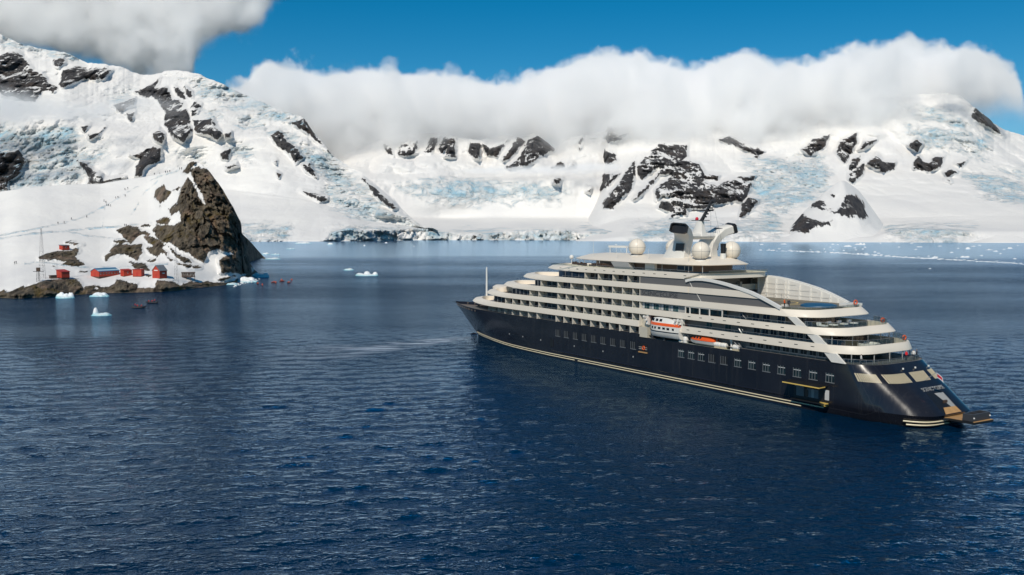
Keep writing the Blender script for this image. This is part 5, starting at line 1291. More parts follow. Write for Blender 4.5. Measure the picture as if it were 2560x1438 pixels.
M['hut_red'] = paint('hut_red', (0.50, 0.055, 0.026), 0.6, 0.12, 0.6, streak=0.35)
M['hut_roof_red'] = paint('roof_red', (0.45, 0.03, 0.02), 0.5, 0.12, 0.6)
M['hut_roof_grey'] = paint('roof_grey', (0.20, 0.22, 0.24), 0.5, 0.1, 0.6)
M['hut_roof_blue'] = paint('roof_blue', (0.05, 0.20, 0.36), 0.45, 0.1, 0.5)
M['hut_roof_pale'] = paint('roof_pale', (0.55, 0.66, 0.70), 0.45, 0.08, 0.5)
M['wood'] = paint('old_wood', (0.11, 0.075, 0.055), 0.8, 0.25, 0.8, streak=0.3)
M['lattice'] = paint('lattice_steel', (0.07, 0.065, 0.07), 0.6, 0.2, 1.0)
def hut(px, py, ang, w, l, h, roof, label, roofmat, pitch=1.2, wins=0, door=True, sign=False, stilts=0.0, wallmat='hut_red'):
    """corner nearest the camera stands at the given spot; w runs to the left and back, l to the right and back"""
    P = spot(px, py); a = R(ang)
    root = tag(empty('hut', P, a), label, 'hut')
    zc = []
    for q in ((0, 0), (l, 0), (0, w), (l, w)):
        v = Matrix.Rotation(a, 3, 'Z') @ Vector((q[0], q[1], 0)); zc.append(ground_z(P.x + v.x, P.y + v.y) - P.z)
    z0 = max(0.0, min(1.2, np.mean(zc))) + stilts
    b = MB()
    if roof == 'gable':                                            # ridge runs along l
        b.prism([(0, z0), (w, z0), (w, z0 + h), (w / 2, z0 + h + pitch), (0, z0 + h)], 'x', 0, l)
    elif roof == 'mono':
        b.prism([(0, z0), (w, z0), (w, z0 + h + pitch), (0, z0 + h)], 'x', 0, l)
    else: b.box(0, l, 0, w, z0, z0 + h)
    b.build('wall', M[wallmat], root)
    r = MB(); e = .25; t = .14
    if roof == 'gable':
        for s, mm in ((0, 0), (1, 1)):
            y0, y1 = (-e, w / 2) if s == 0 else (w + e, w / 2)
            za = z0 + h - e * pitch / (w / 2); zb = z0 + h + pitch
            r.prism([(y0, za + .03), (y1, zb + .03), (y1, zb + .03 + t), (y0, za + .03 + t)], 'x', -e, l + e)
    elif roof == 'mono': r.prism([(-e, z0 + h - e * pitch / w + .03), (w + e, z0 + h + pitch + e * pitch / w + .03), (w + e, z0 + h + pitch + e * pitch / w + .03 + t), (-e, z0 + h - e * pitch / w + .03 + t)], 'x', -e, l + e)
    else: r.box(-e, l + e, -e, w + e, z0 + h, z0 + h + t)
    ro_ = r.build('roof', M[roofmat], root)
    if roofmat == 'hut_roof_blue':
        q = MB(); q.prism([(w * .06, z0 + h + pitch * .12 + .18), (w * .22, z0 + h + pitch * .44 + .18), (w * .22, z0 + h + pitch * .44 + .21), (w * .06, z0 + h + pitch * .12 + .21)], 'x', -e, l + e); q.build('roof_band', M['hut_roof_pale'], ro_)
    bs_ = MB(); bs_.box(.1, l - .1, .1, w - .1, min(zc) - 1.2, z0); bs_.build('base', M['wood'], root)
    for i in range(wins):
        x = l * (i + .6) / (wins + .2); q = MB(); q.box(x - .35, x + .35, -.04, .05, z0 + h * .42, z0 + h * .75); wo = q.build('window', M['trim_white'], root)
        q = MB(); q.box(x - .27, x + .27, -.06, .0, z0 + h * .46, z0 + h * .71); q.build('pane', M['glass'], wo)
    if door:
        q = MB(); q.box(-.05, .04, w * .5 - .42, w * .5 + .42, z0 + .1, z0 + min(2.0, h * .8)); q.build('door', M['hut_roof_red'], root)
    if sign:
        q = MB(); q.box(-.06, .02, w * .25, w * .75, z0 + h - .15, z0 + h + .3); q.build('sign_board', M['trim_white'], root)
        q = MB(); q.box(l * .35, l * .7, -.06, .02, z0 + h * .55, z0 + h * .7); q.build('sign_board', M['trim_white'], root)
    return root
hut(154.3, 698, 60, 4.2, 4.4, 2.9, 'mono', 'red hut with a slanting red roof beside the tall lattice tower', 'hut_roof_red', .9, stilts=.5)
hut(248, 697.5, 63, 6.4, 12.6, 2.6, 'gable', 'long red hut with a blue and white roof and a row of windows', 'hut_roof_blue', 1.5, wins=7)
hut(309.5, 692.5, 58, 2.8, 4.9, 2.9, 'mono', 'red box hut joined to the end of the long hut', 'hut_roof_red', .5, wins=1)
hut(353.5, 692.5, 86, 4.7, 3.6, 3.6, 'flat', 'square red hut with a flat top between two other huts', 'hut_roof_red')
hut(399.4, 697.5, 69, 4.8, 5.4, 4.0, 'gable', 'tall red hut with a steep grey gable roof and white sign', 'hut_roof_grey', 2.6, sign=True)
hut(156.5, 626.5, 58, 3.2, 4.2, 2.3, 'mono', 'small red hut alone on the upper rock ledge', 'hut_roof_grey', .3, wins=1)
hut(127, 697, 50, 1.8, 3.0, 1.5, 'flat', 'low weathered wooden store beside the lattice tower', 'wood', door=False, wallmat='wood')
# ruined timber shed on posts
P = spot(470, 700); rt = tag(empty('ruined_shed', P, R(20)), 'dark collapsed timber shed on posts near the shore', 'shed')
b = MB()
for i in range(9): b.obox((-2.8 + i * .75, 0, 2.6 + .12 * math.sin(i)), (.33, 0, 0), (0, .06, 0), (.08 * math.sin(i * 2), 0, 1.2))
b.box(-3.3, 3.7, .1, 3.0, 1.5, 1.7); b.build('wall', M['wood'], rt)
b = MB(); b.prism([(-.4, 3.6), (3.4, 4.0), (3.4, 4.15), (-.4, 3.75)], 'x', -3.4, 3.8); b.build('roof', M['wood'], rt)
for x, y in ((-3, .1), (-.8, .1), (1.4, .1), (3.5, .1), (-3, 2.9), (3.5, 2.9)):
    b = MB(); b.obox((x, y, .6), (.11, 0, 0), (0, .11, 0), (.06, 0, 1.5)); b.build('post', M['wood'], rt)
# lattice towers
def lattice(px, py, h, w0, w1, label, r=.06, n=9, name='lattice_tower'):
    P = spot(px, py); P.z -= .5; t = tag(empty(name, P, R(18)), label, 'tower')
    for sx, sy in ((-1, -1), (1, -1), (0, 1.1)):
        b = MB(); b.tube([(sx * w0 / 2, sy * w0 / 2, -1), (sx * w1 / 2, sy * w1 / 2, h)], [r * 1.5, r], 4); b.build('leg', M['lattice'], t)
    b = MB(); C_ = [(-1, -1), (1, -1), (0, 1.1)]
    for i in range(n):
        za, zb = h * i / n, h * (i + 1) / n; wa, wb = w0 + (w1 - w0) * i / n, w0 + (w1 - w0) * (i + 1) / n
        for k in range(3):
            p, q = C_[k], C_[(k + 1) % 3]
            b.tube([(p[0] * wa / 2, p[1] * wa / 2, za), (q[0] * wb / 2, q[1] * wb / 2, zb)], r * .6, 3); b.tube([(p[0] * wb / 2, p[1] * wb / 2, zb), (q[0] * wb / 2, q[1] * wb / 2, zb)], r * .6, 3)
    b.build('bracing', M['lattice'], t)
    return t
lattice(107, 696, 25.0, 3.4, .45, 'tall dark lattice radio tower at the left of the huts', .042, 11)
lattice(441, 702, 18.5, 2.4, .25, 'slim lattice mast to the right of the grey roofed hut', .032, 9)
bt = lattice(96.5, 704, 5.4, 1.7, 1.1, 'short beacon tower with a box top on the shore rocks', .07, 3, 'beacon_tower')
b = MB(); b.box(-.8, .8, -.7, .7, 5.4, 7.2); b.build('cabin', M['wood'], bt)
b = MB(); b.box(-2.2, 2.3, -.9, .9, 5.25, 5.42); b.build('gallery', M['lattice'], bt)
# hikers
HK = [((40.5, 660), (36.5, 661)), ((386, 438), (399.5, 436.5), (414, 433), (419, 432.5), (424.5, 431), (449, 425), (454, 424.5)), ((312.5, 476), (319.5, 473.5)), ((313, 492),), ((289.5, 497), (295, 496)), ((260, 504.5), (265, 508.5), (266.5, 515), (271, 516), (276, 516.5)), ((217, 545),), ((160.5, 559), (145, 561), (178.5, 550)), ((311.5, 566), (315.5, 566))]
HL = ['hiker in dark clothes at the left edge of the snow slope', 'hiker in dark clothes in the file below the rock summit', 'hiker in dark clothes of the upper pair on the snow slope', 'single dark hiker below the upper pair on the snow slope', 'dark hiker crouching with a companion on the snow slope', 'hiker in dark clothes in the cluster halfway up the slope', 'lone hiker standing between the cluster and the trail below', 'hiker low on the curving snow trail', 'hiker in dark clothes just above the big lichen rock']
k = 0
for pts_, lab in zip(HK, HL):
    for q in pts_:
        P = spot(*q); P.z -= .06
        person('walk' if k % 3 else 'stand', 'jk_dark', P, (k * 1.7) % 6.28, lab, 'hikers on the snow slope' if len(pts_) > 1 else None); k += 1

# ------------------------------------------------------------------ inflatable boats and kayaks
M['rubber'] = paint('dark_rubber', (0.02, 0.018, 0.025), 0.5, 0.2, 1.0)
def zodiac(px, py, rz, label, crew, jl):
    P = on_water(px, py); z = tag(empty('inflatable_boat', P, rz), label, 'boat')
    b = MB(); b.tube([(-2.6, -.75, .3), (1.2, -.75, .32), (2.2, -.5, .45), (2.75, 0, .55), (2.2, .5, .45), (1.2, .75, .32), (-2.6, .75, .3)], [.16, .25, .25, .24, .25, .25, .16], 8); b.build('tube', M['rubber'], z, smooth=True)
    b = MB(); b.prism([(-2.3, -.65), (1.4, -.65), (2.3, 0), (1.4, .65), (-2.3, .65)], 'z', -.05, .16); b.build('floor', M['rubber'], z)
    b = MB(); b.box(-2.75, -2.3, -.2, .2, .3, .95); b.box(-2.62, -2.45, -.06, .06, -.4, .3); b.build('outboard_motor', M['black'], z)
    for (x, y), pose in crew:
        q = P + Matrix.Rotation(rz, 3, 'Z') @ Vector((x, y, .2 if pose == 'stand' else .62))
        person(pose, 'jk_red', q, rz + (-1.57 if y > 0 else 1.57) if pose == 'sit' else rz - 1.57, jl, 'passengers in red jackets in the ' + jl.split(' in the ')[-1])
zodiac(347, 770, R(8), 'dark inflatable boat nearest the camera with red jacketed passengers', [((-1.4, .0), 'stand'), ((-.8, .7), 'sit'), ((.9, .7), 'sit'), ((1.2, -.7), 'sit'), ((-.2, -.7), 'sit')], 'person in a red jacket in the nearer inflatable boat')
zodiac(379.5, 758, R(172), 'dark inflatable boat just beyond the first, with passengers in red', [((-1.4, .0), 'stand'), ((-.6, .7), 'sit'), ((.1, -.7), 'sit'), ((.9, .7), 'sit')], 'person in a red jacket in the farther inflatable boat')
kp = MB(); rs = [(-2.4 + 4.8 * i / 12, .36 * (1 - abs(i / 6 - 1) ** 2.2) + .02) for i in range(13)]
kp.loft([[(x, w, .28), (x, w * .75, .05), (x, 0, -.08), (x, -w * .75, .05), (x, -w, .28), (x, 0, .38 + .06 * abs(x) / 2.4)] for x, w in rs], closed=True, cap=True)
KM = kp.mesh('kayak', M['orange'], True)
for i, (x, y) in enumerate([(644.5, 709.5), (656, 713), (685, 706), (689, 708), (703.6, 700.5), (705, 703.5), (729, 700.5), (722, 707)]):
    P = on_water(x, y); rz = 1.57 + .45 * math.sin(i * 2.3)
    tag(link('kayak', KM, None, P, rz), 'small orange kayak with one paddler off the headland point', 'kayak', 'orange kayaks off the headland')
    person('sit', 'jk_orange', P + Vector((0, 0, .12)), rz - 1.57, 'paddler in orange sitting in a kayak off the headland point', 'kayak paddlers')

# ------------------------------------------------------------------ icebergs and floating ice
def ice_mat():
    m, nt, b = new_mat('iceberg_ice')
    co = objco(nt); n1 = noise(nt, co, .5, 4.0, .6)
    g = nt.nodes.new('ShaderNodeNewGeometry'); s = N(nt, 'ShaderNodeSeparateXYZ', {0: g.outputs['Position']})
    t = Rng(nt, Mth(nt, 'ADD', s.outputs[2], Mth(nt, 'MULTIPLY', Mth(nt, 'SUBTRACT', n1, .5), 2.2)), -.2, 1.5)
    nt.links.new(Mix(nt, t, (.25, .58, .66), (.84, .87, .88)), b.inputs['Base Color']); b.inputs['Roughness'].default_value = .45
    b.inputs['Subsurface Weight'].default_value = 0.0
    bp = N(nt, 'ShaderNodeBump', {'Strength': .5, 'Distance': .3, 'Height': n1}); nt.links.new(bp.outputs[0], b.inputs['Normal'])
    return m
M['ice'] = ice_mat()
M['floe'] = paint('floe_white', (.82, .85, .87), .6, .05, .2)
def lump(seed, lobes):
    """ice lump of unit size: lobes are (x, y, r, h) bumps on a common foot"""
    n = 44; g = np.linspace(-1.15, 1.15, n); GX, GY = np.meshgrid(g, g)
    Z = np.full(GX.shape, -.2)
    for x, y, r, h in lobes:
        d = np.sqrt((GX - x) ** 2 + (GY - y) ** 2) / r + .22 * fbm(GX * 3, GY * 3, GX * 0 + seed, 3, seed=seed)
        Z = np.maximum(Z, h * np.clip(1 - d ** 3, -.5, 1))
    Z += np.where(Z > 0, .10 * fbm(GX * 5, GY * 5, GX * 0, 3, seed=seed + 5, ridged=True), 0)
    me = bpy.data.meshes.new('iceberg'); vs = np.stack([GX, GY, Z], -1).reshape(-1, 3)
    fs = [(i * n + j, i * n + j + 1, (i + 1) * n + j + 1, (i + 1) * n + j) for i in range(n - 1) for j in range(n - 1) if max(Z[i, j], Z[i, j + 1], Z[i + 1, j], Z[i + 1, j + 1]) > -.14]
    me.from_pydata(vs.tolist(), [], fs); bm = bmesh.new(); bm.from_mesh(me); bmesh.ops.delete(bm, geom=[v for v in bm.verts if not v.link_faces], context='VERTS'); bm.to_mesh(me); bm.free()
    me.polygons.foreach_set('use_smooth', [True] * len(me.polygons)); me.set_sharp_from_angle(angle=R(50)); me.materials.append(M['ice'])
    return me
LM = [lump(1, [(0, 0, .9, .22), (-.55, .1, .32, .9), (.5, 0, .4, .3)]), lump(2, [(0, 0, .95, .35), (-.4, .1, .4, .9), (.1, -.1, .35, .7), (.6, .1, .35, .8), (-.7, 0, .3, .6)]), lump(3, [(0, 0, 1, .3), (.1, .1, .35, .75), (.8, 0, .25, .7), (-.5, 0, .45, .45)]), lump(4, [(0, 0, 1, .5), (-.2, 0, .6, .8), (.4, .1, .5, .75)]), lump(5, [(0, 0, 1, .5), (.3, 0, .5, .7)])]
LF = []
for me_ in LM:
    c_ = me_.copy(); c_.name = 'ice_floe'; c_.materials[0] = M['floe']; LF.append(c_)
def berg(px, py, w, h, k, label, group=None, name='iceberg', rz=0.0):
    P = on_water(px, py); s = P.y / FPX
    o = link(name, (LF if name == 'ice_floe' else LM)[k], None, P + Vector((0, w * s * .22, 0)), rz); o.scale = (w * s / 2, w * s * .36, h * s / .9)
    return tag(o, label, 'iceberg' if name == 'iceberg' else 'ice floe', group)
berg(247.5, 790, 52, 19, 0, 'flat white iceberg with a round knob on its end, nearest the huts shore')
berg(158, 746, 47, 15, 1, 'jagged white and turquoise iceberg against the shore rocks')
berg(245, 742, 46, 11, 3, 'low turquoise iceberg close under the long hut shore')
berg(912.5, 690, 58, 12, 2, 'long white iceberg with two bumps on the open water, ahead of the ship')
berg(870, 676, 26, 6, 4, 'small turquoise ice piece behind the long two bumped iceberg')
berg(648, 694, 46, 12, 1, 'white ice block at the tip of the headland'); berg(612, 706, 56, 14, 3, 'large white ice block stranded under the headland cliff'); berg(574, 712, 40, 6, 4, 'low shore ice beside the stranded block'); 
berg(663, 636.5, 20, 6, 4, 'turquoise ice piece just off the shaded spur'); berg(686, 637.5, 22, 4, 2, 'low white ice piece beyond the shaded spur'); berg(679, 648.5, 40, 5, 4, 'flat pale ice strip off the shaded spur'); berg(755, 609.5, 42, 6, 4, 'flat white ice floe near the far shore by the left mountain'); berg(825, 612, 16, 5, 3, 'small white ice lump near the far shore by the blue cliffs')
berg(724, 623, 22, 3, 2, 'thin white floe on the pale calm water'); 
FL = [(2151.8, 612.5, 30, 6), (2120.5, 617, 20, 5), (2421, 623, 12, 5), (2527, 622, 16, 4), (2476, 625.5, 24, 3), (2490, 629, 12, 3), (2502, 635, 5, 2), (2415.5, 644, 24, 4), (2339, 645, 19, 5), (2538.5, 648, 12, 3), (2188, 631, 8, 2.5), (2197, 634, 7, 2), (2203.5, 637.5, 7, 2), (2138, 620.5, 8, 2), (2163.5, 619, 9, 2.5), (2157.6, 623.5, 6, 2), (2140, 625.5, 6, 2), (2167, 636, 11, 2.5), (2146, 636, 10, 3.5), (2201.6, 609.5, 6, 3), (2321.7, 641, 7, 2), (2325.4, 672.2, 7, 1.8), (2083, 611.5, 9, 2), (2095, 612.5, 6, 2), (2061, 623.5, 5, 3), (2076, 618.5, 6, 2), (2084, 625.5, 4, 2), (2110, 627, 5, 2), (2396, 621.5, 7, 2), (2280, 609, 12, 2), (2248, 618.5, 6, 2), (2300, 618, 14, 1.8), (2350, 616, 10, 1.8), (2435, 616.5, 12, 2.2), (2545, 614.5, 6, 2), (2450, 614, 8, 1.6), (2510, 624, 6, 1.8), (965, 608, 8, 3), (911, 615, 6, 3), (1035, 616.5, 5, 2), (1820, 608, 14, 2.5), (1960, 611, 16, 2.5), (1905, 612, 10, 2), (1780, 611, 8, 2), (1540, 612, 9, 1.8), (2290, 624, 9, 1.8), (2380, 632, 9, 2), (2455, 640, 7, 2)]
for i, (x, y, w, h) in enumerate(FL):
    berg(x, y, w, h, (2, 4, 3, 1)[i % 4], 'small white ice floe drifting near the far shore', 'ice floes near the far shore', 'ice_floe', (i % 5) * .5 - 1)
# line of brash ice along a current edge
b = MB(); random.seed(11)
for i in range(330):
    t = random.random() ** .9; px = 1900 + 660 * t; py = np.interp(px, [1900, 2060, 2160, 2260, 2400, 2560], [626, 631, 637, 644, 651, 660]) + random.gauss(0, .55) - (abs(random.gauss(0, 2.2)) if i % 5 == 0 else 0)
    P = on_water(px, py); s = P.y / FPX; w = s * random.uniform(1.2, 5.5); d = w * random.uniform(.4, .8); h = s * random.uniform(.4, 1.4); n = 6; a0 = random.random()
    r0 = [(P.x + w * math.cos(a0 + k * 2 * math.pi / n) * random.uniform(.7, 1.1), P.y + d * 1.5 * math.sin(a0 + k * 2 * math.pi / n) * random.uniform(.7, 1.1)) for k in range(n)]
    b.loft([[(x, y, -.2) for x, y in r0], [(P.x + (x - P.x) * .75, P.y + (y - P.y) * .75, h) for x, y in r0]], closed=True, cap=True)
tag(b.build('brash_ice', M['floe']), 'thin white line of brash ice along the current edge', kind='stuff')
b = MB()
for i in range(70):
    px = random.uniform(585, 650); py = np.interp(px, [585, 650], [714, 697]) + random.uniform(-6, 4); P = on_water(px, py); s = P.y / FPX; w = s * random.uniform(1.0, 4.0); n = 6; a0 = random.random()
    r0 = [(P.x + w * math.cos(a0 + k * 2 * math.pi / n) * random.uniform(.7, 1.1), P.y + w * math.sin(a0 + k * 2 * math.pi / n) * random.uniform(.7, 1.1)) for k in range(n)]
    b.loft([[(x, y, -.2) for x, y in r0], [(P.x + (x - P.x) * .7, P.y + (y - P.y) * .7, s * random.uniform(.6, 2.0)) for x, y in r0]], closed=True, cap=True)
tag(b.build('brash_ice', M['floe']), 'scattered brash ice round the tip of the headland', kind='stuff')

# ------------------------------------------------------------------ water
def water_mat():
    m, nt, b = new_mat('sea_water')
    co = objco(nt)
    sep = N(nt, 'ShaderNodeSeparateXYZ', {0: co})
    # wind patches over the bay
    patch = noise(nt, objco(nt, (0.35, 1.0, 1.0)), 1 / 130.0, 4.0, 0.55)
    far = noise(nt, objco(nt, (0.12, 1.0, 1.0)), 1 / 160.0, 3.0, 0.6)
    # thruster wash trailing from the bow
    ax, ay, bx, by = WASH
    dx, dy = bx - ax, by - ay; L = math.hypot(dx, dy); ux, uy = dx / L, dy / L
    t = Mth(nt, 'ADD', Mth(nt, 'MULTIPLY', Mth(nt, 'SUBTRACT', sep.outputs[0], ax), ux), Mth(nt, 'MULTIPLY', Mth(nt, 'SUBTRACT', sep.outputs[1], ay), uy))
    w = Mth(nt, 'ABSOLUTE', Mth(nt, 'ADD', Mth(nt, 'MULTIPLY', Mth(nt, 'SUBTRACT', sep.outputs[0], ax), -uy), Mth(nt, 'MULTIPLY', Mth(nt, 'SUBTRACT', sep.outputs[1], ay), ux)))
    wid = Mth(nt, 'ADD', Mth(nt, 'MULTIPLY', t, 0.26), 2.5)
    wash = Mth(nt, 'MULTIPLY', Rng(nt, Mth(nt, 'DIVIDE', w, wid), 0.35, 1.15, 1, 0), Mth(nt, 'MULTIPLY', Rng(nt, t, -1.0, 4.0), Rng(nt, t, L * 0.45, L * 1.15, 1, 0)))
    wn_ = noise(nt, objco(nt, (0.16, 0.75, 1.0)), 0.42, 4.0, 0.65, 0.5)
    wash = Mth(nt, 'MULTIPLY', wash, Rng(nt, wn_, 0.42, 0.66))
    # waves: swell, chop and ripples
    w1 = noise(nt, objco(nt, (0.75, 1.0, 1.0)), 0.085, 2.0, 0.5)
    w2 = noise(nt, objco(nt, (0.62, 1.0, 1.0)), 0.34, 3.0, 0.55, 0.4)
    w3 = noise(nt, objco(nt, (0.7, 1.0, 1.0)), 1.25, 3.0, 0.6)
    amp = Mth(nt, 'ADD', 0.55, Mth(nt, 'MULTIPLY', Rng(nt, patch, 0.35, 0.65), 0.75))
    h = Mth(nt, 'ADD', Mth(nt, 'MULTIPLY', w1, 0.0), Mth(nt, 'ADD', Mth(nt, 'MULTIPLY', w2, 0.55), Mth(nt, 'MULTIPLY', w3, 0.42)))
    h = Mth(nt, 'MULTIPLY', Mth(nt, 'MULTIPLY', Mth(nt, 'MULTIPLY', h, amp), Rng(nt, sep.outputs[1], 130, 420, 1, 2.1, False)), Rng(nt, sep.outputs[1], 480, 1100, 1, 0.05, False))
    calm = N(nt, 'ShaderNodeAttribute', attribute_name='calm').outputs['Fac']
    h = Mth(nt, 'MULTIPLY', h, Mth(nt, 'SUBTRACT', 1.0, Mth(nt, 'MULTIPLY', calm, 0.78)))
    h = Mth(nt, 'ADD', h, Mth(nt, 'MULTIPLY', Mth(nt, 'MULTIPLY', wn_, wash), 0.5))
    bp = N(nt, 'ShaderNodeBump', {'Strength': 1.0, 'Distance': 1.0, 'Height': h})
    deep = Mix(nt, Rng(nt, patch, 0.3, 0.7), (0.0002, 0.0125, 0.036), (0.0004, 0.019, 0.050))
    c = Mix(nt, Mth(nt, 'MULTIPLY', wash, 0.8), deep, (0.50, 0.57, 0.66))
    out = nt.nodes['Material Output']
    nt.nodes.remove(b)
    # body colour under a mirror surface; far off the unresolved ripples widen the reflection
    rough = Rng(nt, sep.outputs[1], 150, 700, 0.06, 0.13, False)
    df = N(nt, 'ShaderNodeBsdfDiffuse', {'Color': c, 'Normal': bp.outputs[0]})
    gl = N(nt, 'ShaderNodeBsdfGlossy', {'Color': (0.60, 0.80, 1.0, 1), 'Roughness': rough, 'Normal': bp.outputs[0]})
    fr = N(nt, 'ShaderNodeFresnel', {'IOR': 1.333, 'Normal': bp.outputs[0]})
    mx = N(nt, 'ShaderNodeMixShader', {0: fr.outputs[0], 1: df.outputs[0], 2: gl.outputs[0]})
    nt.links.new(mx.outputs[0], out.inputs['Surface'])
    return m

WASH = (on_water(1188, 842).x, on_water(1188, 842).y, on_water(640, 900).x, on_water(640, 900).y)
M['water'] = water_mat()
def sea():
    rng = np.random.default_rng(5)
    rows = np.concatenate([[1620, 1540], np.arange(1470, 900, -2.4), np.arange(900, 700, -2.0), np.arange(700, 612, -2.0), np.array([610, 607, 604, 601, 598, 594, 590])])
    cols = np.concatenate([np.linspace(-5200, -420, 16), np.arange(-320, 2900, 5.5), np.linspace(3000, 7800, 16)])
    PXg, PYg = np.meshgrid(cols, rows)
    D = FPX * H / (PYg - YH)
    X = (PXg - 1280) / FPX * D; Y = D.copy(); Z = np.zeros_like(X)
    step = D * D / (FPX * H) * 2.4
    for i in range(120):
        lam = 0.8 * (7.5 / 0.8) ** rng.random()
        th = R(78) + (0.42 if i % 3 else -0.55) + rng.normal(0, 0.30)
        a = 0.0036 * lam ** 0.9
        k = 2 * math.pi / lam
        fade = np.clip((lam / np.maximum(step * abs(math.sin(th)) + 5.5 * D / FPX * abs(math.cos(th)), 1e-3) - 2.2) / 2.5, 0, 1)
        ph = k * (X * math.cos(th) + Y * math.sin(th)) + rng.random() * 6.283
        Z += fade * a * (np.sin(ph) + 0.22 * np.cos(2 * ph))
    gust = 0.7 + 0.45 * fbm(X / 90, Y / 55, Z * 0, 3, seed=201)
    Z *= np.clip(gust, 0.35, 1.3)
    # sheltered water along the ship's near side
    cu, su = math.cos(SRZ), math.sin(SRZ)
    lx = (X - SO.x) * cu + (Y - SO.y) * su; ly = -(X - SO.x) * su + (Y - SO.y) * cu
    calm = np.clip((lx + 6) / 25, 0, 1) * np.clip((128 - lx) / 40, 0, 1) * np.clip((62 - ly + 14 * fbm(X / 30, Y / 30, X * 0, 3, seed=77)) / 40, 0, 1) * (ly > 0)
    Z *= 1 - 0.75 * calm
    n = len(cols); r = len(rows)
    me = bpy.data.meshes.new('water')
    idx = np.arange(r * n).reshape(r, n)
    q = np.stack([idx[:-1, :-1], idx[:-1, 1:], idx[1:, 1:], idx[1:, :-1]], -1).reshape(-1, 4)
    me.vertices.add(r * n); me.vertices.foreach_set('co', np.stack([X, Y, Z], -1).astype(np.float32).ravel())
    me.loops.add(q.size); me.loops.foreach_set('vertex_index', q.ravel().astype(np.int32))
    me.polygons.add(len(q)); me.polygons.foreach_set('loop_start', np.arange(0, q.size, 4, dtype=np.int32))
    me.update(calc_edges=True)
    me.polygons.foreach_set('use_smooth', [True] * len(q))
    me.materials.append(M['water'])
    set_attr(me, 'calm', calm)
    return link('water', me)
water = sea()
tag(water, 'deep blue rippled sea of the bay', kind='structure')

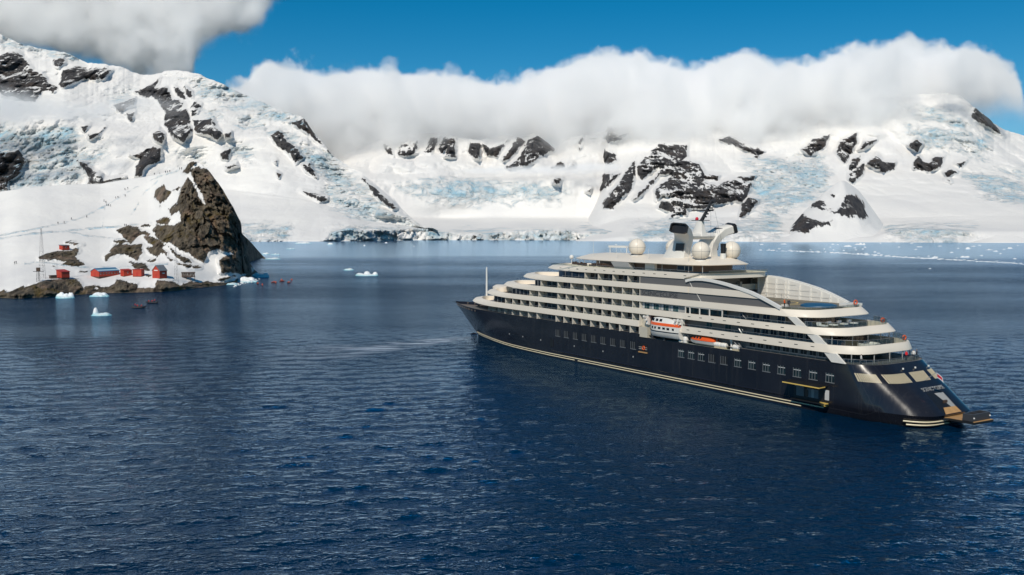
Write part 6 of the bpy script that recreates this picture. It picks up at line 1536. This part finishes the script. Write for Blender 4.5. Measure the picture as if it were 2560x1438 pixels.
# ------------------------------------------------------------------ clouds (volumes in world metres)
def cloud(name, label, x0, x1, y0, y1, top, bot, nscale, amp, soft_t, soft_b, dens, seed, sink=0.0, detail=5.0):
    """a bank of cloud between distances y0 and y1; top and bottom heights are given along its mid distance"""
    ym = (y0 + y1) / 2
    toZ = lambda py: H + (YH - py) / FPX * ym
    toX = lambda px: (px - 1280) / FPX * ym
    tp = [(toX(a), toZ(b + sink)) for a, b in top]; bt = [(toX(a), toZ(b)) for a, b in bot]
    X0, X1 = toX(x0), toX(x1)
    zs = [z for _, z in tp + bt]
    Z0, Z1 = min(zs) - amp * 0.5 - soft_b * 0.5, max(zs) + amp * 0.5
    m = bpy.data.materials.new(name); m.use_nodes = True
    nt = m.node_tree
    nt.nodes.remove(nt.nodes['Principled BSDF'])
    co = objco(nt)
    s = N(nt, 'ShaderNodeSeparateXYZ', {0: co})
    k = Mth(nt, 'DIVIDE', ym, s.outputs[1])
    xx = Mth(nt, 'MULTIPLY', s.outputs[0], k)
    zz = Mth(nt, 'ADD', Mth(nt, 'MULTIPLY', Mth(nt, 'SUBTRACT', s.outputs[2], H), k), H)
    u = Rng(nt, xx, X0, X1, 0, 1, False)
    def curve(P):
        n = nt.nodes.new('ShaderNodeFloatCurve')
        nt.links.new(u, n.inputs['Value'])
        c = n.mapping.curves[0]
        pts = [((x - X0) / (X1 - X0), (z - Z0) / (Z1 - Z0)) for x, z in P]
        pts = [p for p in pts if 0 <= p[0] <= 1]
        c.points[0].location = pts[0]; c.points[1].location = pts[-1]
        for p in pts[1:-1]: c.points.new(*p)
        n.mapping.use_clip = False
        n.mapping.update()
        return Mth(nt, 'ADD', Mth(nt, 'MULTIPLY', n.outputs[0], Z1 - Z0), Z0)
    dt = Mth(nt, 'SUBTRACT', curve(tp), zz)
    db = Mth(nt, 'SUBTRACT', zz, curve(bt))
    mp = N(nt, 'ShaderNodeMapping', {'Vector': co}); mp.inputs['Location'].default_value = (seed * 977.0, seed * 411.0, seed * 733.0)
    n1 = noise(nt, mp.outputs[0], 1 / nscale, detail, 0.6)
    n2 = noise(nt, mp.outputs[0], 3.1 / nscale, 5.0, 0.62)
    n1 = Mth(nt, 'ADD', Mth(nt, 'MULTIPLY', n1, 0.72), Mth(nt, 'MULTIPLY', n2, 0.28))
    e = Mth(nt, 'MULTIPLY', Mth(nt, 'SUBTRACT', n1, 0.5), 2.0 * amp)
    ft = Rng(nt, Mth(nt, 'ADD', dt, e), 0, soft_t)
    fb = Rng(nt, Mth(nt, 'ADD', db, e), -soft_b * 0.5, soft_b)
    fx = Mth(nt, 'MULTIPLY', Rng(nt, u, 0.0, 0.05), Rng(nt, u, 0.95, 1.0, 1, 0))
    fy = Mth(nt, 'MULTIPLY', Rng(nt, s.outputs[1], y0, y0 + (y1 - y0) * 0.14), Rng(nt, s.outputs[1], y1 - (y1 - y0) * 0.25, y1, 1, 0))
    d = Mth(nt, 'MULTIPLY', Mth(nt, 'MULTIPLY', ft, fb), Mth(nt, 'MULTIPLY', fx, fy))
    d = Mth(nt, 'MULTIPLY', d, Mth(nt, 'MULTIPLY', fb, Rng(nt, Mth(nt, 'ADD', Mth(nt, 'MULTIPLY', n1, 0.5), Mth(nt, 'MULTIPLY', n2, 0.5)), 0.36, 0.64, 0.06, 2.0)))
    v = N(nt, 'ShaderNodeVolumeScatter', {'Color': (0.994, 0.988, 0.988, 1), 'Density': Mth(nt, 'MULTIPLY', d, dens), 'Anisotropy': -0.35})
    nt.links.new(v.outputs[0], nt.nodes['Material Output'].inputs['Volume'])
    m.cycles.volume_step_rate = 0.5
    try: m.cycles.volume_sampling = 'MULTIPLE_IMPORTANCE'
    except Exception: pass
    kx = y1 / ym; k0 = y0 / ym
    mb = MB()
    for yy, kk in ((y0, k0), (y1, kx)): pass
    vs = [(X0 * k0, y0, H + (Z0 - H) * k0), (X1 * k0, y0, H + (Z0 - H) * k0), (X1 * k0, y0, H + (Z1 - H) * k0), (X0 * k0, y0, H + (Z1 - H) * k0),
          (X0 * kx, y1, H + (Z0 - H) * kx), (X1 * kx, y1, H + (Z0 - H) * kx), (X1 * kx, y1, H + (Z1 - H) * kx), (X0 * kx, y1, H + (Z1 - H) * kx)]
    mb.add(vs, [(0, 1, 2, 3), (5, 4, 7, 6), (4, 0, 3, 7), (1, 5, 6, 2), (3, 2, 6, 7), (4, 5, 1, 0)])
    o = mb.build('cloud', m)
    tag(o, label, kind='stuff')
    return o

cloud('cloud_main', 'long white cloud bank lying across the far peaks', 540, 2640, 2960, 4350,
      [(540, 330), (570, 215), (620, 200), (690, 158), (735, 150), (800, 170), (860, 176), (1000, 178), (1120, 190), (1240, 205), (1340, 185), (1440, 150), (1520, 132), (1600, 146), (1680, 150), (1740, 160), (1785, 138), (1815, 126), (1850, 122), (1885, 132), (1910, 146), (1950, 165), (2050, 150), (2130, 118), (2200, 104), (2240, 90), (2290, 112), (2360, 125), (2400, 118), (2460, 135), (2510, 165), (2535, 200), (2560, 260), (2640, 300)],
      [(540, 360), (620, 340), (700, 350), (800, 420), (880, 450), (960, 430), (1050, 400), (1150, 395), (1300, 390), (1430, 395), (1520, 420), (1600, 450), (1680, 455), (1760, 440), (1880, 430), (1960, 410), (2050, 390), (2150, 370), (2250, 340), (2330, 300), (2420, 270), (2500, 255), (2640, 300)],
      280.0, 270.0, 45.0, 280.0, 0.019, 1, sink=26.0, detail=8.0)
cloud('cloud_left', 'soft grey cloud above the mountain at the left', -260, 735, 3750, 4650,
      [(-260, -260), (600, -240), (690, -70), (735, 20)], [(-260, 60), (0, 95), (120, 120), (240, 150), (330, 178), (420, 180), (480, 178), (505, 130), (560, 92), (620, 78), (660, 50), (690, 0), (735, -40)],
      280.0, 300.0, 45.0, 110.0, 0.018, 2, detail=8.0)
cloud('cloud_wisp', 'thin mist hanging in front of the left mountain', -220, 480, 2450, 2850,
      [(-220, 232), (0, 238), (150, 252), (250, 262), (330, 238), (420, 245), (480, 290)], [(-220, 330), (0, 325), (150, 310), (260, 300), (340, 285), (420, 278), (480, 300)],
      170.0, 110.0, 60.0, 60.0, 0.008, 3)
cloud('cloud_low', 'thin low mist strip across the far glacier', 1120, 1560, 2700, 3100,
      [(1120, 425), (1250, 416), (1400, 412), (1500, 405), (1560, 412)], [(1120, 436), (1250, 438), (1400, 440), (1500, 436), (1560, 428)],
      150.0, 14.0, 20.0, 20.0, 0.008, 4)
